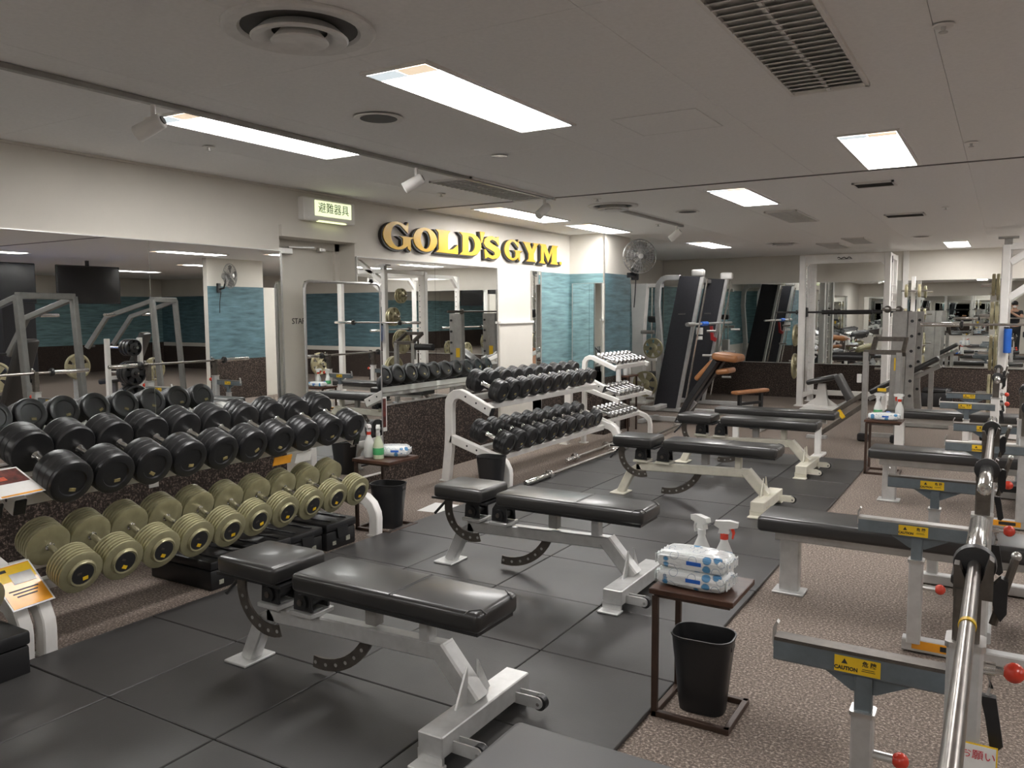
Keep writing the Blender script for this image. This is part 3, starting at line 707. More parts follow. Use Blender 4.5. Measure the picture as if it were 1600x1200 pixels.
# ================================================================= ADJUSTABLE BENCHES
def pad(name, x0, x1, w, z0, z1, parent, mt=VINYL, taper=None, bev=.022):
    b = MB(); b.box(((x0+x1)/2, 0, (z0+z1)/2), (x1-x0, w, z1-z0), bev=bev, seg=4)
    if taper:      # narrower and slightly sunken at one end
        for v in b.bm.verts:
            k = (v.co.x-x0)/(x1-x0); v.co.y *= 1-taper*k
    return b.build(name, mt, parent, ang=50)
def adj_bench(label, loc, mt):
    t = thing('adjustable_bench', label, 'bench', loc, group='adjustable benches on the rubber tiles')
    MB().box((0, 0, .075), (.10, .56, .075), bev=.004).build('cross_base', mt, t)
    for s in (-1, 1):
        MB().box((-.005, s*.29, .006), (.11, .07, .012), bev=.003).box((-.005, s*.268, .03), (.10, .012, .04)).build('foot_plate', mt, t)
        wb_ = MB()
        for q in (-1, 1): wb_.prism([(0, .02)] + [(.10+.022*math.cos(R(a)), .0+.022*math.sin(R(a))) for a in range(80, -100, -20)] + [(0, -.02)], (.04, s*.20+q*.018, .055), (1, 0, 0), (0, 0, 1), .006)
        wb_.build('wheel_bracket', mt, t)
        wh = MB().cyl((.145, s*.20-.013, .052), (.145, s*.20+.013, .052), .028, n=18).build('wheel', RUBBER, t)
        MB().cyl((.145, s*.20-.024, .052), (.145, s*.20+.024, .052), .007, n=8).build('axle', CHROME, wh)
    MB().bar([(.0, 0, .105), (-.155, 0, .275)][::-1], .075, .075, up=(0, 1, 0)).build('front_post', mt, t)
    MB().bar([(-.12, 0, .262), (-1.03, 0, .235)], .06, .065).build('main_beam', mt, t)
    for s in (-1, 1): MB().prism([(0, 0), (0, .13), (.075, 0)], (-.02, s*.034, .112), (0, s, 0), (0, 0, 1), .008).build('gusset', mt, t)
    MB().bar([(-1.00, 0, .235), (-1.085, 0, .18), (-1.17, 0, .01)], .065, .06, up=(0, 1, 0)).build('rear_leg', mt, t)
    MB().box((-1.175, 0, .006), (.13, .17, .012), bev=.003).build('rear_foot', mt, t)
    MB().bar([(-.215, 0, .285), (-.215, 0, .405)], .055, .045, up=(1, 0, 0)).build('stub_post', mt, t)
    # pivots
    for x, nm in ((-.985, 'seat_pivot'), (-.80, 'back_pivot')):
        MB().box((x, 0, .285), (.12, .13, .018), bev=.002).box((x+.01, 0, .275), (.05, .05, .04)).build('pivot_plate', mt, t)
        p = MB().prism([(-.05, 0), (.05, 0), (.045, .10), (-.01, .12), (-.045, .07)], (x, -.045, .297), (1, 0, 0), (0, 0, 1), .01).prism([(-.05, 0), (.05, 0), (.045, .10), (-.01, .12), (-.045, .07)], (x, .045, .297), (1, 0, 0), (0, 0, 1), .01).build(nm, BLACKP, t)
        MB().cyl((x, -.062, .335), (x, .062, .335), .032, n=18).build('bushing', RUBBER, p)
        MB().cyl((x, -.068, .335), (x, .068, .335), .013, n=10).build('bolt', STEELD, p)
    MB().box((-.47, 0, .345), (.055, .05, .10), bev=.004).build('latch_block', GREYP, t)
    MB().box((-.47, 0, .40), (.14, .12, .016)).build('latch_plate', BLACKP, t)
    # perforated arcs
    def parc(nm, cx, cz, r, a0, a1, y):
        n = 12; pts = arc(cx, cz, r+.021, a0, a1, n) + arc(cx, cz, r-.021, a1, a0, n)
        b = MB()
        P = [(cx+q*math.cos(R(a0+(a1-a0)*i/n)), y, cz+q*math.sin(R(a0+(a1-a0)*i/n))) for i in range(n+1) for q in (r-.025, r+.025)]
        vs = [(x, y_+.005, z) for x, y_, z in P] + [(x, y_-.005, z) for x, y_, z in P]; k = 2*(n+1)
        fs = []
        for i in range(n):
            a = 2*i; fs += [(a, a+1, a+3, a+2), (k+a, k+a+2, k+a+3, k+a+1), (a, a+2, k+a+2, k+a), (a+1, k+a+1, k+a+3, a+3)]
        fs += [(0, k, k+1, 1), (k-2, k-1, 2*k-1, 2*k-2)]
        b.add(vs, fs); o = b.build(nm, STEELD, t)
        h = MB()
        for i in range(6):
            a = R(a0+(a1-a0)*(.25+.72*i/5)); c = (cx+r*math.cos(a), y, cz+r*math.sin(a))
            h.cyl((c[0], y-.0056, c[2]), (c[0], y+.0056, c[2]), .008, n=10)
        h.build('pin_holes', ALU, o)
    parc('seat_arc', -.985, .345, .165, 165, 288, -.05)
    parc('back_arc', -.80, .335, .29, 340, 262, .045)
    MB().tube([(-1.16, -.02, .395), (-1.25, -.05, .29)], .008, 8).build('release_lever', BLACKP, t)
    s1 = pad('seat_pad', -1.195, -.855, .285, .412, .488, t, taper=-.05)
    s2 = pad('back_pad', -.775, .095, .275, .408, .482, t, taper=.04)
    MB().box((-.60, 0, .404), (.38, .24, .012)).build('pad_board', BLACKP, s1).location.x = -.43
    MB().box((-.34, 0, .402), (.84, .23, .012)).build('pad_board', BLACKP, s2)
    MB().tube([(-.29, y_, .4825-.0008*(abs(y_) > .11)) for y_ in (-.128, -.06, 0, .06, .128)], .0022, 6).tube([(-.28, y_, .4825) for y_ in (-.125, 0, .125)], .0015, 6).build('seam', VINYLG, s2)
    for s in (-1, 1):
        MB().tube([(.035, s*.129, .47), (.05, s*.118, .483), (.078, s*.09, .484), (.098, s*.085, .47)], .0025, 6).build('corner_seam', VINYLG, s2)
    return t
adj_bench('silver framed adjustable bench nearest the camera', (-1.545, 2.30, .018), SILVER)
adj_bench('silver framed adjustable bench beside the brown side table', (-1.60, 3.86, .018), SILVER)
adj_bench('cream framed adjustable bench in front of another cream bench', (-1.46, 6.06, .018), CREAM)
adj_bench('cream framed adjustable bench next to the long black flat bench', (-1.48, 7.62, .018), CREAM)
# long flat bench at the end of the tiles
t = thing('flat_bench', 'long black flat bench with white legs at the end of the tiles', 'bench', (-2.0, 8.62, 0))
pad('bench_pad', -.62, .60, .28, .40, .47, t)
MB().bar([(-.5, 0, .375), (.5, 0, .375)], .06, .05).build('beam', WHITE, t)
for x in (-.42, .42):
    MB().bar([(x, 0, .36), (x, 0, .02)], .06, .05, up=(0, 1, 0)).build('leg', WHITE, t)
    MB().box((x, 0, .014), (.10, .42, .028), bev=.004).build('foot', WHITE, t)
# pad at the bottom edge
t = thing('flat_bench', 'flat bench with charcoal pad cut off by the bottom edge', 'bench', (-.42, 1.55, 0))
pad('bench_pad', -.60, .42, .30, .40, .47, t, VINYLG)
MB().bar([(-.5, 0, .375), (.35, 0, .375)], .06, .05).build('beam', SILVER, t)
for x in (-.42, .28):
    MB().bar([(x, 0, .36), (x, 0, .02)], .06, .05, up=(0, 1, 0)).build('leg', SILVER, t)
    MB().box((x, 0, .014), (.10, .30, .028), bev=.004).build('foot', SILVER, t)

# ================================================================= BENCH PRESS STATIONS
def station(label, yc, mt, stickers=True, notice=False, bench=True, x0=0., near_arm=True, uo=.51, ao=.53, zs=.64, zb=.848):
    t = thing('bench_press_station', label, 'bench press', (x0, yc, 0), group='bench press stations in the right row')
    if bench:
        pad('bench_pad', -1.07, .35, .30, .345, .425, t)
        MB().bar([(-1.0, 0, .312), (.35, 0, .312)], .07, .06).build('bench_beam', mt, t)
        MB().bar([(-.925, 0, .29), (-.925, 0, .01)], .06, .10, up=(1, 0, 0)).build('bench_leg', mt, t)
        MB().box((-.925, 0, .006), (.16, .13, .012), bev=.003).build('foot_plate', mt, t)
        MB().bar([(.25, 0, .29), (.25, 0, .07)], .06, .08, up=(1, 0, 0)).build('bench_leg', mt, t)
    MB().bar([(.25, -.56, .04), (.25, .56, .04)], .07, .06).build('cross_base', mt, t)
    for s in (-1, 1):
        y = s*uo; UX = -.047; zh = zb-.0205
        MB().bar([(-.33, y, .035), (.60, y, .035)], .06, .055).build('base_rail', mt, t)
        u = MB().bar([(UX, y, .06), (UX, y, zs)], .075, .075, up=(1, 0, 0)).build('upright_sleeve', mt, t)
        MB().bar([(UX, y, zs-.008), (UX, y, zs+.005)], .083, .083, up=(1, 0, 0)).build('sleeve_rim', ALU, u)
        MB().bar([(UX, y, zs), (UX, y, zh-.02)], .052, .056, up=(1, 0, 0)).build('upright_tube', STEELD, t)
        hk = MB().prism([(-.040, -.045), (.040, -.045), (.040, .045), (.030, .052), (.017, 0), (-.017, 0), (-.029, .030), (-.040, .030)], (-.037, y, zh+.004), (1, 0, 0), (0, 0, 1), .042).build('bar_hook', STEELD, t)
        MB().box((-.037, y, zh+.0015), (.032, .046, .004)).build('hook_liner', PLASTIC, hk)
        lv = MB().tube([(.005, y, zh-.10), (.045, y+.02, zh+.06)], .009, 8).build('lever', STEELD, t)
        MB().sphere((.045, y+.02, zh+.06), .011).build('lever_tip', ALU, lv)
        kn = MB().cyl((UX+.036, y, zs-.055), (UX+.062, y, zs-.055), .016, n=12).cyl((UX+.06, y, zs-.055), (UX+.085, y, zs-.055), .010, n=10).build('knob_pin', CHROME, t)
        MB().sphere((UX+.098, y, zs-.055), .023).build('knob', RED, kn)
        ch = MB().tube([(UX+.05, y, zs-.07), (UX+.055, y, zs-.10), (UX+.05, y, zs-.12)], .006, 6).build('chain', CHROME, t)
        MB().prism([(-.016, -.0), (.016, 0), (.034, -.11), (.022, -.125), (.008, -.12), (-.004, -.05)], (UX+.05, y, zs-.12), (1, 0, 0), (0, 0, 1), .022).build('rubber_grip', RUBBER, ch)
        MB().prism([(-.008, .02), (.012, .045), (.026, .04), (.026, -.035), (.014, -.055), (.0, -.03)], (UX+.052, y-.005, zh-.03), (1, 0, 0), (0, 0, 1), .03).build('lever_guard', PLASTIC, t)
        # safety arm
        if s < 0 and not near_arm: continue
        ys = s*ao
        p = MB().bar([(-.285, ys, .05), (-.285, ys, .415)], .055, .055, up=(1, 0, 0)).build('safety_post', mt, t)
        MB().bar([(-.285, ys, .408), (-.285, ys, .42)], .064, .064, up=(1, 0, 0)).build('sleeve_rim', ALU, p)
        MB().bar([(-.285, ys, .41), (-.285, ys, .525)], .040, .044, up=(1, 0, 0)).build('safety_tube', BLUEGREY, t)
        a = MB().bar([(-.52, ys, .548), (-.045, ys, .548)], .055, .062).build('safety_arm', BLUEGREY, t)
        MB().box((-.282, ys, .581), (.475, .050, .004)).box((-.282, ys-.0255, .577), (.474, .004, .006)).build('wear_strip', STEELD if s > 0 else ALU, a)
        MB().prism([(-.11, .07), (.13, .07), (.03, .02), (-.03, .02)], (-.285, ys, .447), (1, 0, 0), (0, 0, 1), .012).build('gusset', BLUEGREY, a)
        MB().prism([(0, -.03), (.006, -.03), (.006, .022), (.016, .040), (.010, .046), (0, .026)], (-.527, ys, .578), (1, 0, 0), (0, 0, 1), .022).build('end_hook', ALU, a)
        kn = MB().cyl((-.258, ys, .30), (-.205, ys, .30), .012, n=10).build('knob_pin', ALU, t)
        MB().sphere((-.19, ys, .30), .022).build('knob', RED, kn)
        if stickers:
            st = MB().box((-.30, ys-.0285, .547), (.115, .0015, .044)).build('caution_sticker', YELLOW, a)
            M_ = lambda x, z: frame_mtx((x, ys-.0296, z), (1, 0, 0), (0, 0, 1))
            text_mesh('sticker_lettering', 'CAUTION', .0145, INK, .0003, st, M_(-.328, .536), sx=.9, bold=.0006)
            text_mesh('sticker_lettering', '危 険', .0155, INK, .0003, st, M_(-.270, .556), bold=.0004)
            MB().prism([(-.008, 0), (.008, 0), (0, .014)], (-.332, ys-.0295, .549), (1, 0, 0), (0, 0, 1), .0008).build('warning_triangle', INK, st)
            MB().box((-.272, ys-.0295, .542), (.03, .0008, .0015)).box((-.272, ys-.0295, .537), (.034, .0008, .0015)).build('small_print', INK, st)
    lb = MB().box((-.17, -uo-.0315, .042), (.24, .002, .038)).build('orange_strip', ORANGE, t)
    MB().box((-.13, -uo-.033, .042), (.10, .001, .022)).build('strip_print', INK, lb)
    MB().bar([(-.02, -.47, .10), (-.02, .47, .10)], .05, .05).build('rear_tie', mt, t)
    MB().box((-.10, .30, .14), (.16, .24, .05), bev=.01).build('chain_tray', PLASTIC, t)
    if notice:
        n = MB().box((-.012, uo-.042, .44), (.072, .003, .13)).build('notice_card', PAPER, t)
        MB().box((-.012, uo-.0410, .44), (.078, .002, .136)).build('card_border', YELLOW, n)
        text_mesh('notice_lettering', 'お願い', .024, REDINK, .0003, n, frame_mtx((-.012, uo-.0445, .482), (1, 0, 0), (0, 0, 1)))
    return t
station('nearest bench press station, its caution arm in the lower right corner', 1.60, SILVER, notice=True, bench=False, near_arm=False, uo=.51, ao=.70, zs=.73, zb=.90)
station('silver bench press station beside the brown table with spray bottles', 4.38, SILVER)
station('silver bench press station behind the two red knobs on the right', 6.92, SILVER, x0=.2)
station('white bench press station farthest back in the right row', 9.62, WHITE)

def barbell(label, p, length=2.14, yaw=0., sl=.42, r=.0245, parent=None, tape=False, mt=CHROME, cat='barbell', grp=None, cm=None):
    t = thing('barbell', label, cat, p, yaw, group=grp)     # along local y
    h = length/2
    sm = WORN if mt == CHROME else mt
    MB().cyl((0, -h+sl, 0), (0, h-sl, 0), .0140, n=14).build('shaft', sm, t)
    k = MB()
    for a in (-1, 1): k.cyl((0, a*.20, 0), (0, a*.52, 0), .01455, n=14)
    k.build('knurling', WORN if mt == CHROME else mt, t)
    for s in (-1, 1):
        sv = MB().lathe([(h-sl, .022), (h-sl+.004, r), (h-.006, r), (h, r-.004), (h+.001, r*.6), (h-.003, 0)], (0, 0, 0), (0, s, 0), 22).build('sleeve', mt, t)
        MB().lathe([(h-sl-.022, .022), (h-sl-.020, .044), (h-sl-.004, .046), (h-sl+.006, .046), (h-sl+.008, .040), (h-sl+.012, .026)], (0, 0, 0), (0, s, 0), 24).build('collar', cm or (BLACKP if mt == CHROME else mt), sv)
    if tape: MB().lathe([(.20, .0158), (.215, .0158)], (0, 0, 0), (0, 1, 0), 16).build('tape_ring', YELLOW, t)
    return t
barbell('chrome barbell nearest the camera, with a yellow tape ring', (-.037, 1.52, .90), tape=True)
barbell('chrome barbell on the second bench press station', (-.037, 4.435, .848))
barbell('chrome barbell on the third bench press station', (.163, 6.95, .848))
barbell('chrome barbell on the farthest white bench press station', (-.037, 9.62, .848))
# barbells on the floor beside the racks
barbell('chrome barbell lying on the floor below the white two-tier rack', (-3.42, 6.95, .046), 2.2, cm=CHROME)
barbell('chrome barbell lying on the floor next to the chrome dumbbell rack', (-3.46, 9.2, .046), 1.8, .06, .28, .024, cm=CHROME)
barbell('short chrome bar lying under the white two-tier rack', (-3.62, 7.55, .046), 1.2, .04, .2, .022, cm=CHROME)

# ================================================================= SIDE TABLES, BINS, BOTTLES
def side_table(label, x0, y0, z=.49, w=.31, d=.29, h=None):
    t = thing('side_table', label, 'side table', (x0, y0, 0), group='brown side tables')
    MB().box((w/2, d/2, z-.011), (w, d, .022), bev=.003).build('table_top', WOOD, t)
    MB().box((w/2, d/2, z-.028), (w-.03, d-.03, .014)).build('apron', BROWNM, t)
    for y in (.02, d-.02): MB().bar([(.02, y, .0), (.02, y, z-.03)], .022, .022, up=(1, 0, 0)).build('leg', BROWNM, t)
    b = MB()
    for y in (.02, d-.02): b.bar([(.012, y, .011), (w-.01, y, .011)], .022, .022)
    b.bar([(w-.02, .01, .011), (w-.02, d-.01, .011)], .022, .022).bar([(.02, .01, .011), (.02, d-.01, .011)], .022, .022)
    b.build('base_frame', BROWNM, t)
    return t
def rrect(w, d, r, n=5):
    P = []
    for sx, sy, a0 in ((1, 1, 0), (-1, 1, 90), (-1, -1, 180), (1, -1, 270)):
        for i in range(n+1):
            a = R(a0+90*i/n); P.append((sx*(w/2-r)+r*math.cos(a), sy*(d/2-r)+r*math.sin(a)))
    return P
def bin_(label, loc, rz=0, s=1.):
    t = thing('waste_bin', label, 'waste bin', loc, rz, group='black waste bins')
    b = MB(); n = 0; rows = []
    for w, d, z in ((.155, .115, .002), (.160, .120, 0), (.185, .14, .13), (.215, .165, .268), (.222, .172, .272), (.222, .172, .278), (.212, .162, .278), (.205, .155, .262), (.175, .132, .13), (.150, .11, .012)):
        rows.append([b.bm.verts.new((x*s, y*s, z*s)) for x, y in rrect(w, d, min(w, d)*.36)])
    k = len(rows[0])
    b.bm.faces.new(rows[1][::-1])
    for A, B in zip(rows[1:], rows[2:]):
        for j in range(k): b.bm.faces.new((A[j], A[(j+1) % k], B[(j+1) % k], B[j]))
    b.bm.faces.new(rows[-1])
    for v in rows[0]: b.bm.verts.remove(v)
    b.build('bucket', PLASTIC, t)
    for q in (-1, 1): MB().box((q*.1045*s, 0, .243*s), (.004, .05*s, .018*s), bev=.0015).build('hand_slot', ALU if q < 0 else RUBBER, t)
    return t
def spray(label, loc, rz, kind='white', s=1.):
    t = thing('spray_bottle', label, 'spray bottle', loc, rz, group='spray bottles')
    MB().lathe([(0, .034*s), (.004*s, .037*s), (.09*s, .036*s), (.115*s, .030*s), (.15*s, .015*s), (.165*s, .013*s)], n=20).build('body', LIQ if kind == 'green' else BOTTLE, t)
    MB().lathe([(.160*s, .0155*s), (.180*s, .0155*s), (.184*s, .012*s)], n=16).build('collar', RED if kind == 'red' else BOTTLE, t)
    h = MB().prism([(-.022, 0), (.018, 0), (.014, .018), (.050, .026), (.052, .044), (.02, .050), (-.034, .046), (-.038, .030), (-.018, .018)], (0, 0, .183*s), (s, 0, 0), (0, 0, s), .024*s).build('spray_head', BOTTLE, t)
    MB().prism([(.022, .022), (.034, .022), (.040, 0), (.034, -.022), (.028, -.02), (.030, 0)], (0, 0, .185*s), (s, 0, 0), (0, 0, s), .012*s).build('trigger', RED if kind == 'red' else BOTTLE, h)
    if kind == 'green' or kind == 'label':
        MB().lathe([(.03*s, .0375*s), (.032*s, .0380*s), (.075*s, .0378*s), (.077*s, .0370*s)], n=20, caps=False).build('label_band', GREEN, t)
    return t
def wipes(label, loc, rz, d=(.262, .14, .125), n=2):
    t = thing('wipes_pack', label, 'wipes', loc, rz, group='packs of wipes')
    for q in range(n):
        b = MB(); b.box((0, 0, 0), (d[0], d[1], d[2]/n), bev=min(d)/n*.34, seg=4)
        bmesh.ops.subdivide_edges(b.bm, edges=b.bm.edges[:], cuts=2, use_grid_fill=True)
        for v in b.bm.verts:
            k = abs(v.co.x)/(d[0]/2)
            v.co.z *= 1.06-.30*k**4
            v.co += Vector((random.uniform(-1, 1), random.uniform(-1, 1), random.uniform(-1, 1)))*.0022
        o = b.build('pack', WRAP, t, (0, .006*q, d[2]/n*(q+.5)+.0045), 60)
        for sx in (-1, 1):
            MB().prism([(-d[1]*.42+d[1]*.84*i/8, (-.013 if i % 2 else -.018)) for i in range(9)] + [(d[1]*.42-d[1]*.84*i/8, (.013 if i % 2 else .018)) for i in range(9)], (sx*(d[0]/2+.004), 0, 0), (0, 1, 0), (0, 0, 1), .004).build('crimped_end', WRAP, o)
        MB().box((.015, -d[1]/2-.001, .002), (.055, .002, .014)).build('printed_label', BLUE, o)
    return t
side_table('dark brown side table with wipes and sprays beside the nearest bin', -1.075, 2.73)
bin_('black waste bin under the nearest brown side table', (-.92, 2.90, .001), .05, 1.05)
wipes('clear blue printed wipes packs on the nearest side table', (-.935, 2.84, .49), -.03)
spray('white spray bottle with white head behind the wipes packs', (-.955, 2.965, .49), 2.6, 'white', 1.0)
spray('white spray bottle with red collar behind the wipes packs', (-.865, 2.955, .49), .15, 'red', .98)
side_table('dark brown side table at the far end of the olive dumbbells', -3.80, 4.14, .50, .33, .32)
bin_('black waste bin at the curved foot of the left rack', (-3.64, 4.33, .0), .3, 1.12)
spray('spray bottle with red collar on the left side table', (-3.73, 4.24, .50), 2.5, 'red', .98)
spray('green labelled spray bottle on the left side table', (-3.63, 4.22, .50), 2.2, 'green', 1.0)
wipes('crumpled wipes pack on the left side table behind bottles', (-3.60, 4.35, .50), .5, (.22, .12, .075), 1)
bin_('black waste bin in front of the white two-tier rack', (-3.60, 5.60, .0), .1, 1.1)
side_table('dark brown side table farthest back in the right row', -1.06, 7.93, .50)
wipes('white wipes pack on the farthest side table', (-.90, 8.0, .50), .0, (.25, .11, .06), 1)
spray('green labelled spray bottle on the farthest side table', (-.97, 8.13, .50), .2, 'label', 1.0)
spray('tall spray bottle with red collar on the farthest side table', (-.79, 8.13, .50), 2.8, 'red', 1.0)
MB_ = MB().lathe([(0, .025), (.003, .03), (.05, .03), (.053, .025)], (0, 0, .03), (0, 1, 0), 18)
tag(MB_.build('tape_roll', BLUE, None, (-.89, 8.14, .50)), 'blue tape roll between bottles on the farthest side table', 'tape roll')
spray('white spray bottle with red collar beside the teal pillar', (-4.02, 9.35, .70), .3, 'red', 1.0)
spray('second white spray bottle beside the teal pillar', (-4.03, 9.47, .70), .3, 'white', 1.0)
t = thing('bottle_shelf', 'small dark stand holding spray bottles beside the teal pillar', 'stand', (-4.02, 9.42, 0))
MB().box((0, 0, .69), (.18, .30, .02)).build('top', WOOD, t)
for x in (-.07, .07):
    for y in (-.13, .13): MB().bar([(x, y, 0), (x, y, .68)], .02, .02, up=(1, 0, 0)).build('leg', BROWNM, t)

# ---------------------------------------------------------------- black cases under the rack
def case(label, x0, x1, y0, y1, h):
    t = thing('plastic_case', label, 'case', ((x0+x1)/2, (y0+y1)/2, .0), group='black plastic cases')
    w, d = x1-x0, y1-y0
    MB().box((0, 0, h*.34), (w, d, h*.68), bev=.012, seg=2).build('box', PLASTIC, t)
    MB().box((0, 0, h*.84), (w+.012, d+.006, h*.30), bev=.012, seg=2).build('lid', PLASTIC, t)
    for q in (-.25, .25): MB().box((0, d*q, h*1.0), (w*.9, .012, .012), bev=.003).build('rib', RUBBER, t)
    MB().prism([(-.05, .02), (.05, .02), (.04, -.05), (-.04, -.05)], (w/2+.008, 0, h*.68), (0, 1, 0), (0, 0, 1), .012).build('latch', RUBBER, t)
    MB().box((w/2+.001, d*.22, h*.28), (.002, .035, .030)).build('sticker', mat('faded_sticker', (.32, .32, .26), .5, noise=(80, .4, (1, 1, 1))), t)
    MB().box((w/2+.001, -d*.25, h*.24), (.002, .030, .024)).build('sticker', MATS['faded_sticker'], t)
    return t
cn = ['second', 'third', 'fourth']
for i, (a, b2) in enumerate(((2.80, 3.07), (3.085, 3.355), (3.37, 3.64), (3.655, 3.92))):
    case('black plastic case under the olive dumbbells, '+['nearest the camera', 'second from the camera', 'third from the camera', 'farthest from the camera'][i], -4.12+.02*(i % 2), -3.60+.02*(i % 2), a, b2, .165+.01*(i % 2))
case('black plastic case cut off at the left edge in front of the rack foot', -3.86, -3.40, 1.20, 1.745, .20)

# ---------------------------------------------------------------- paper and notices
o = MB().box((0, 0, .0009), (.21, .28, .0014)).build('paper_sheet', PAPER, None, (-3.66, 4.94, 0)); o.rotation_euler = (0, 0, .12)
tag(o, 'white paper sheet taped to the floor behind the second silver bench', 'paper')
MB().box((0, .02, .0018), (.12, .002, .0004), rot=(0, 0, .5)).build('drawn_line', GRILLE, o)
t = thing('notice_card', 'orange and yellow laminated notice hanging on the left rack foot', 'notice', (-3.60, 1.825, .33))
Mx = (R(0), R(42), R(6))
c = MB().box((0, 0, 0), (.23, .19, .002), rot=Mx).build('laminate', PAPER, t)
e = Euler(Mx).to_matrix()
def on(u, v, h): return e @ Vector((u, v, h))
MB().box(on(0, 0, .0015), (.215, .175, .001), rot=Mx).build('orange_panel', ORANGE, c)
MB().box(on(-.065, .0, .0022), (.075, .173, .001), rot=Mx).build('yellow_panel', YELLOW, c)
MB().box(on(-.035, .025, .003), (.055, .10, .001), rot=Mx).build('photo_patch', GREYP, c)
for k in range(3): MB().box(on(.022+.016*k, .0, .0025), (.006, .13-.02*k, .001), rot=Mx).build('text_line', INK, c)
MB().box(on(-.085, -.05, .003), (.014, .05, .001), rot=Mx).build('text_line', INK, c)
t = thing('notice_card', 'white notice with red picture on the upper rack at left edge', 'notice', (-3.70, 1.85, .765))
Mx = (0, R(24), R(5)); e = Euler(Mx).to_matrix()
c = MB().box((0, 0, 0), (.22, .20, .002), rot=Mx).build('laminate', PAPER, t)
MB().box(on(-.045, 0, .0018), (.11, .18, .001), rot=Mx).build('picture', mat('dark_red_picture', (.10, .02, .015), .35, noise=(25, .8, (1, 1, 1)), coat=.4), c)
MB().box(on(-.03, -.02, .0026), (.03, .05, .001), rot=Mx).build('picture_figure', mat('orange_red_print', (.5, .08, .03), .4, noise=(40, .3, (1, 1, 1))), c)
MB().box(on(.10, 0, .0018), (.010, .18, .001), rot=Mx).build('orange_line', ORANGE, c)
t = thing('wall_poster', 'narrow poster of a red figure at the edge of the wide mirror', 'poster', (XL+.02, 5.36, .62))
MB().box((0, 0, 0), (.004, .12, .30)).build('sheet', PAPER, t)
MB().box((.003, 0, .01), (.002, .095, .25)).build('picture', MATS['dark_red_picture'], t)

# ================================================================= PLATES
_pl = {}
def plate(label, loc, axis, r=.22, th=.03, mt=GOLDP, grp='weight plates'):
    """plate whose axis points along 'x' or 'y'"""
    k = (r, th, mt.name)
    t = thing('weight_plate', label, 'weight plate', loc, 0 if axis == 'x' else PI/2, group=grp)
    if k not in _pl:
        d = (1, 0, 0)
        a = MB().lathe([(-th/2, r*.86), (-th/2, r*.97), (-th/2+.004, r), (th/2-.004, r), (th/2, r*.97), (th/2, r*.86), (th/2-.006, r*.84), (-th/2+.006, r*.84), (-th/2, r*.86)], d=d, n=32, caps=False).mesh('rim', mt)
        h = MB().lathe([(-th/2-.004, .026), (-th/2-.004, .055), (-th/2+.004, .07), (th/2-.004, .07), (th/2+.004, .055), (th/2+.004, .026)], d=d, n=24, caps=False).mesh('hub', mt)
        sp = MB()
        for q in range(6):
            a0 = q*PI/3; w_ = R(17)
            P = [(.062*math.cos(a0-w_*1.6), .062*math.sin(a0-w_*1.6)), (r*.86*math.cos(a0-w_), r*.86*math.sin(a0-w_)), (r*.86*math.cos(a0+w_), r*.86*math.sin(a0+w_)), (.062*math.cos(a0+w_*1.6), .062*math.sin(a0+w_*1.6))]
            sp.prism(P, (0, 0, 0), (0, 1, 0), (0, 0, 1), th*.5)
        _pl[k] = (a, h, sp.mesh('spoke_web', mt))
    for nm, me in zip(('rim', 'hub', 'spoke_web'), _pl[k]): put(nm, me, t)
    return t

# ================================================================= SMITH MACHINE (white)
t = thing('smith_machine', 'tall white smith machine in front of the back wall mirrors', 'smith machine', (0, 0, 0))
for x, nm in ((-2.70, 'left'), (-1.50, 'right')):
    MB().bar([(x, 13.15, .01), (x, 13.15, 2.33)], .10, .09, up=(1, 0, 0)).build('front_column', WHITE, t)
    MB().bar([(x, 13.95, .01), (x, 13.95, 2.33)], .10, .09, up=(1, 0, 0)).build('rear_column', WHITE, t)
    MB().bar([(x, 13.10, .16), (x, 14.0, .16)], .08, .08).build('base_rail', WHITE, t)
    MB().box((x, 13.15, .008), (.15, .14, .016)).build('foot_plate', WHITE, t)
    MB().box((x, 13.95, .008), (.15, .14, .016)).build('foot_plate', WHITE, t)
    MB().bar([(x, 13.10, 2.29), (x, 14.0, 2.29)], .08, .08).build('top_rail', WHITE, t)
    MB().tube([(x, 13.42, .18), (x, 13.42, 2.26)], .016, 12).build('guide_rod', CHROME, t)
    MB().tube([(x+.03, 13.24, .2), (x+.03, 13.24, 2.25)], .004, 6).build('cable', BLACKP, t)
    pl = MB().cyl((x-.02, 13.24, 2.24), (x+.05, 13.24, 2.24), .05, n=18).build('pulley', BLACKP, t)
    rk = MB()
    for q in range(14): rk.cyl((x+.01, 13.56, .3+.12*q), (x+.07, 13.56, .3+.12*q), .008, n=8)
    rk.bar([(x, 13.60, .2), (x, 13.60, 2.26)], .04, .05, up=(1, 0, 0)).build('catch_rail', WHITE, t)
    MB().cyl((x-.05, 13.2, .62), (x-.14, 13.2, .62), .02, n=10).cyl((x-.05, 13.2, 1.1), (x-.14, 13.2, 1.1), .02, n=10).build('plate_peg', CHROME, t)
MB().prism([(-.60, .07), (.60, .07), (.60, -.16), (.50, -.06), (-.50, -.06), (-.60, -.16)], (-2.10, 13.15, 2.26), (1, 0, 0), (0, 0, 1), .06).build('header_panel', WHITE, t)
sq = [(-.10+.02*i, .012*math.sin(i*1.7)+.004) for i in range(11)]
MB().tube([(-2.10+a, 13.117, 2.27+b_) for a, b_ in sq], .006, 6).bar([(-2.19, 13.117, 2.252), (-1.99, 13.117, 2.258)], .004, .006).build('script_logo', INK, t)
for z in (.15, 2.29): MB().bar([(-2.70, 13.95, z), (-1.50, 13.95, z)], .08, .08).build('rear_tie', WHITE, t)
br = MB().cyl((-3.16, 13.40, 1.46), (-1.18, 13.40, 1.46), .016, n=14).build('smith_bar', BLACKP, t)
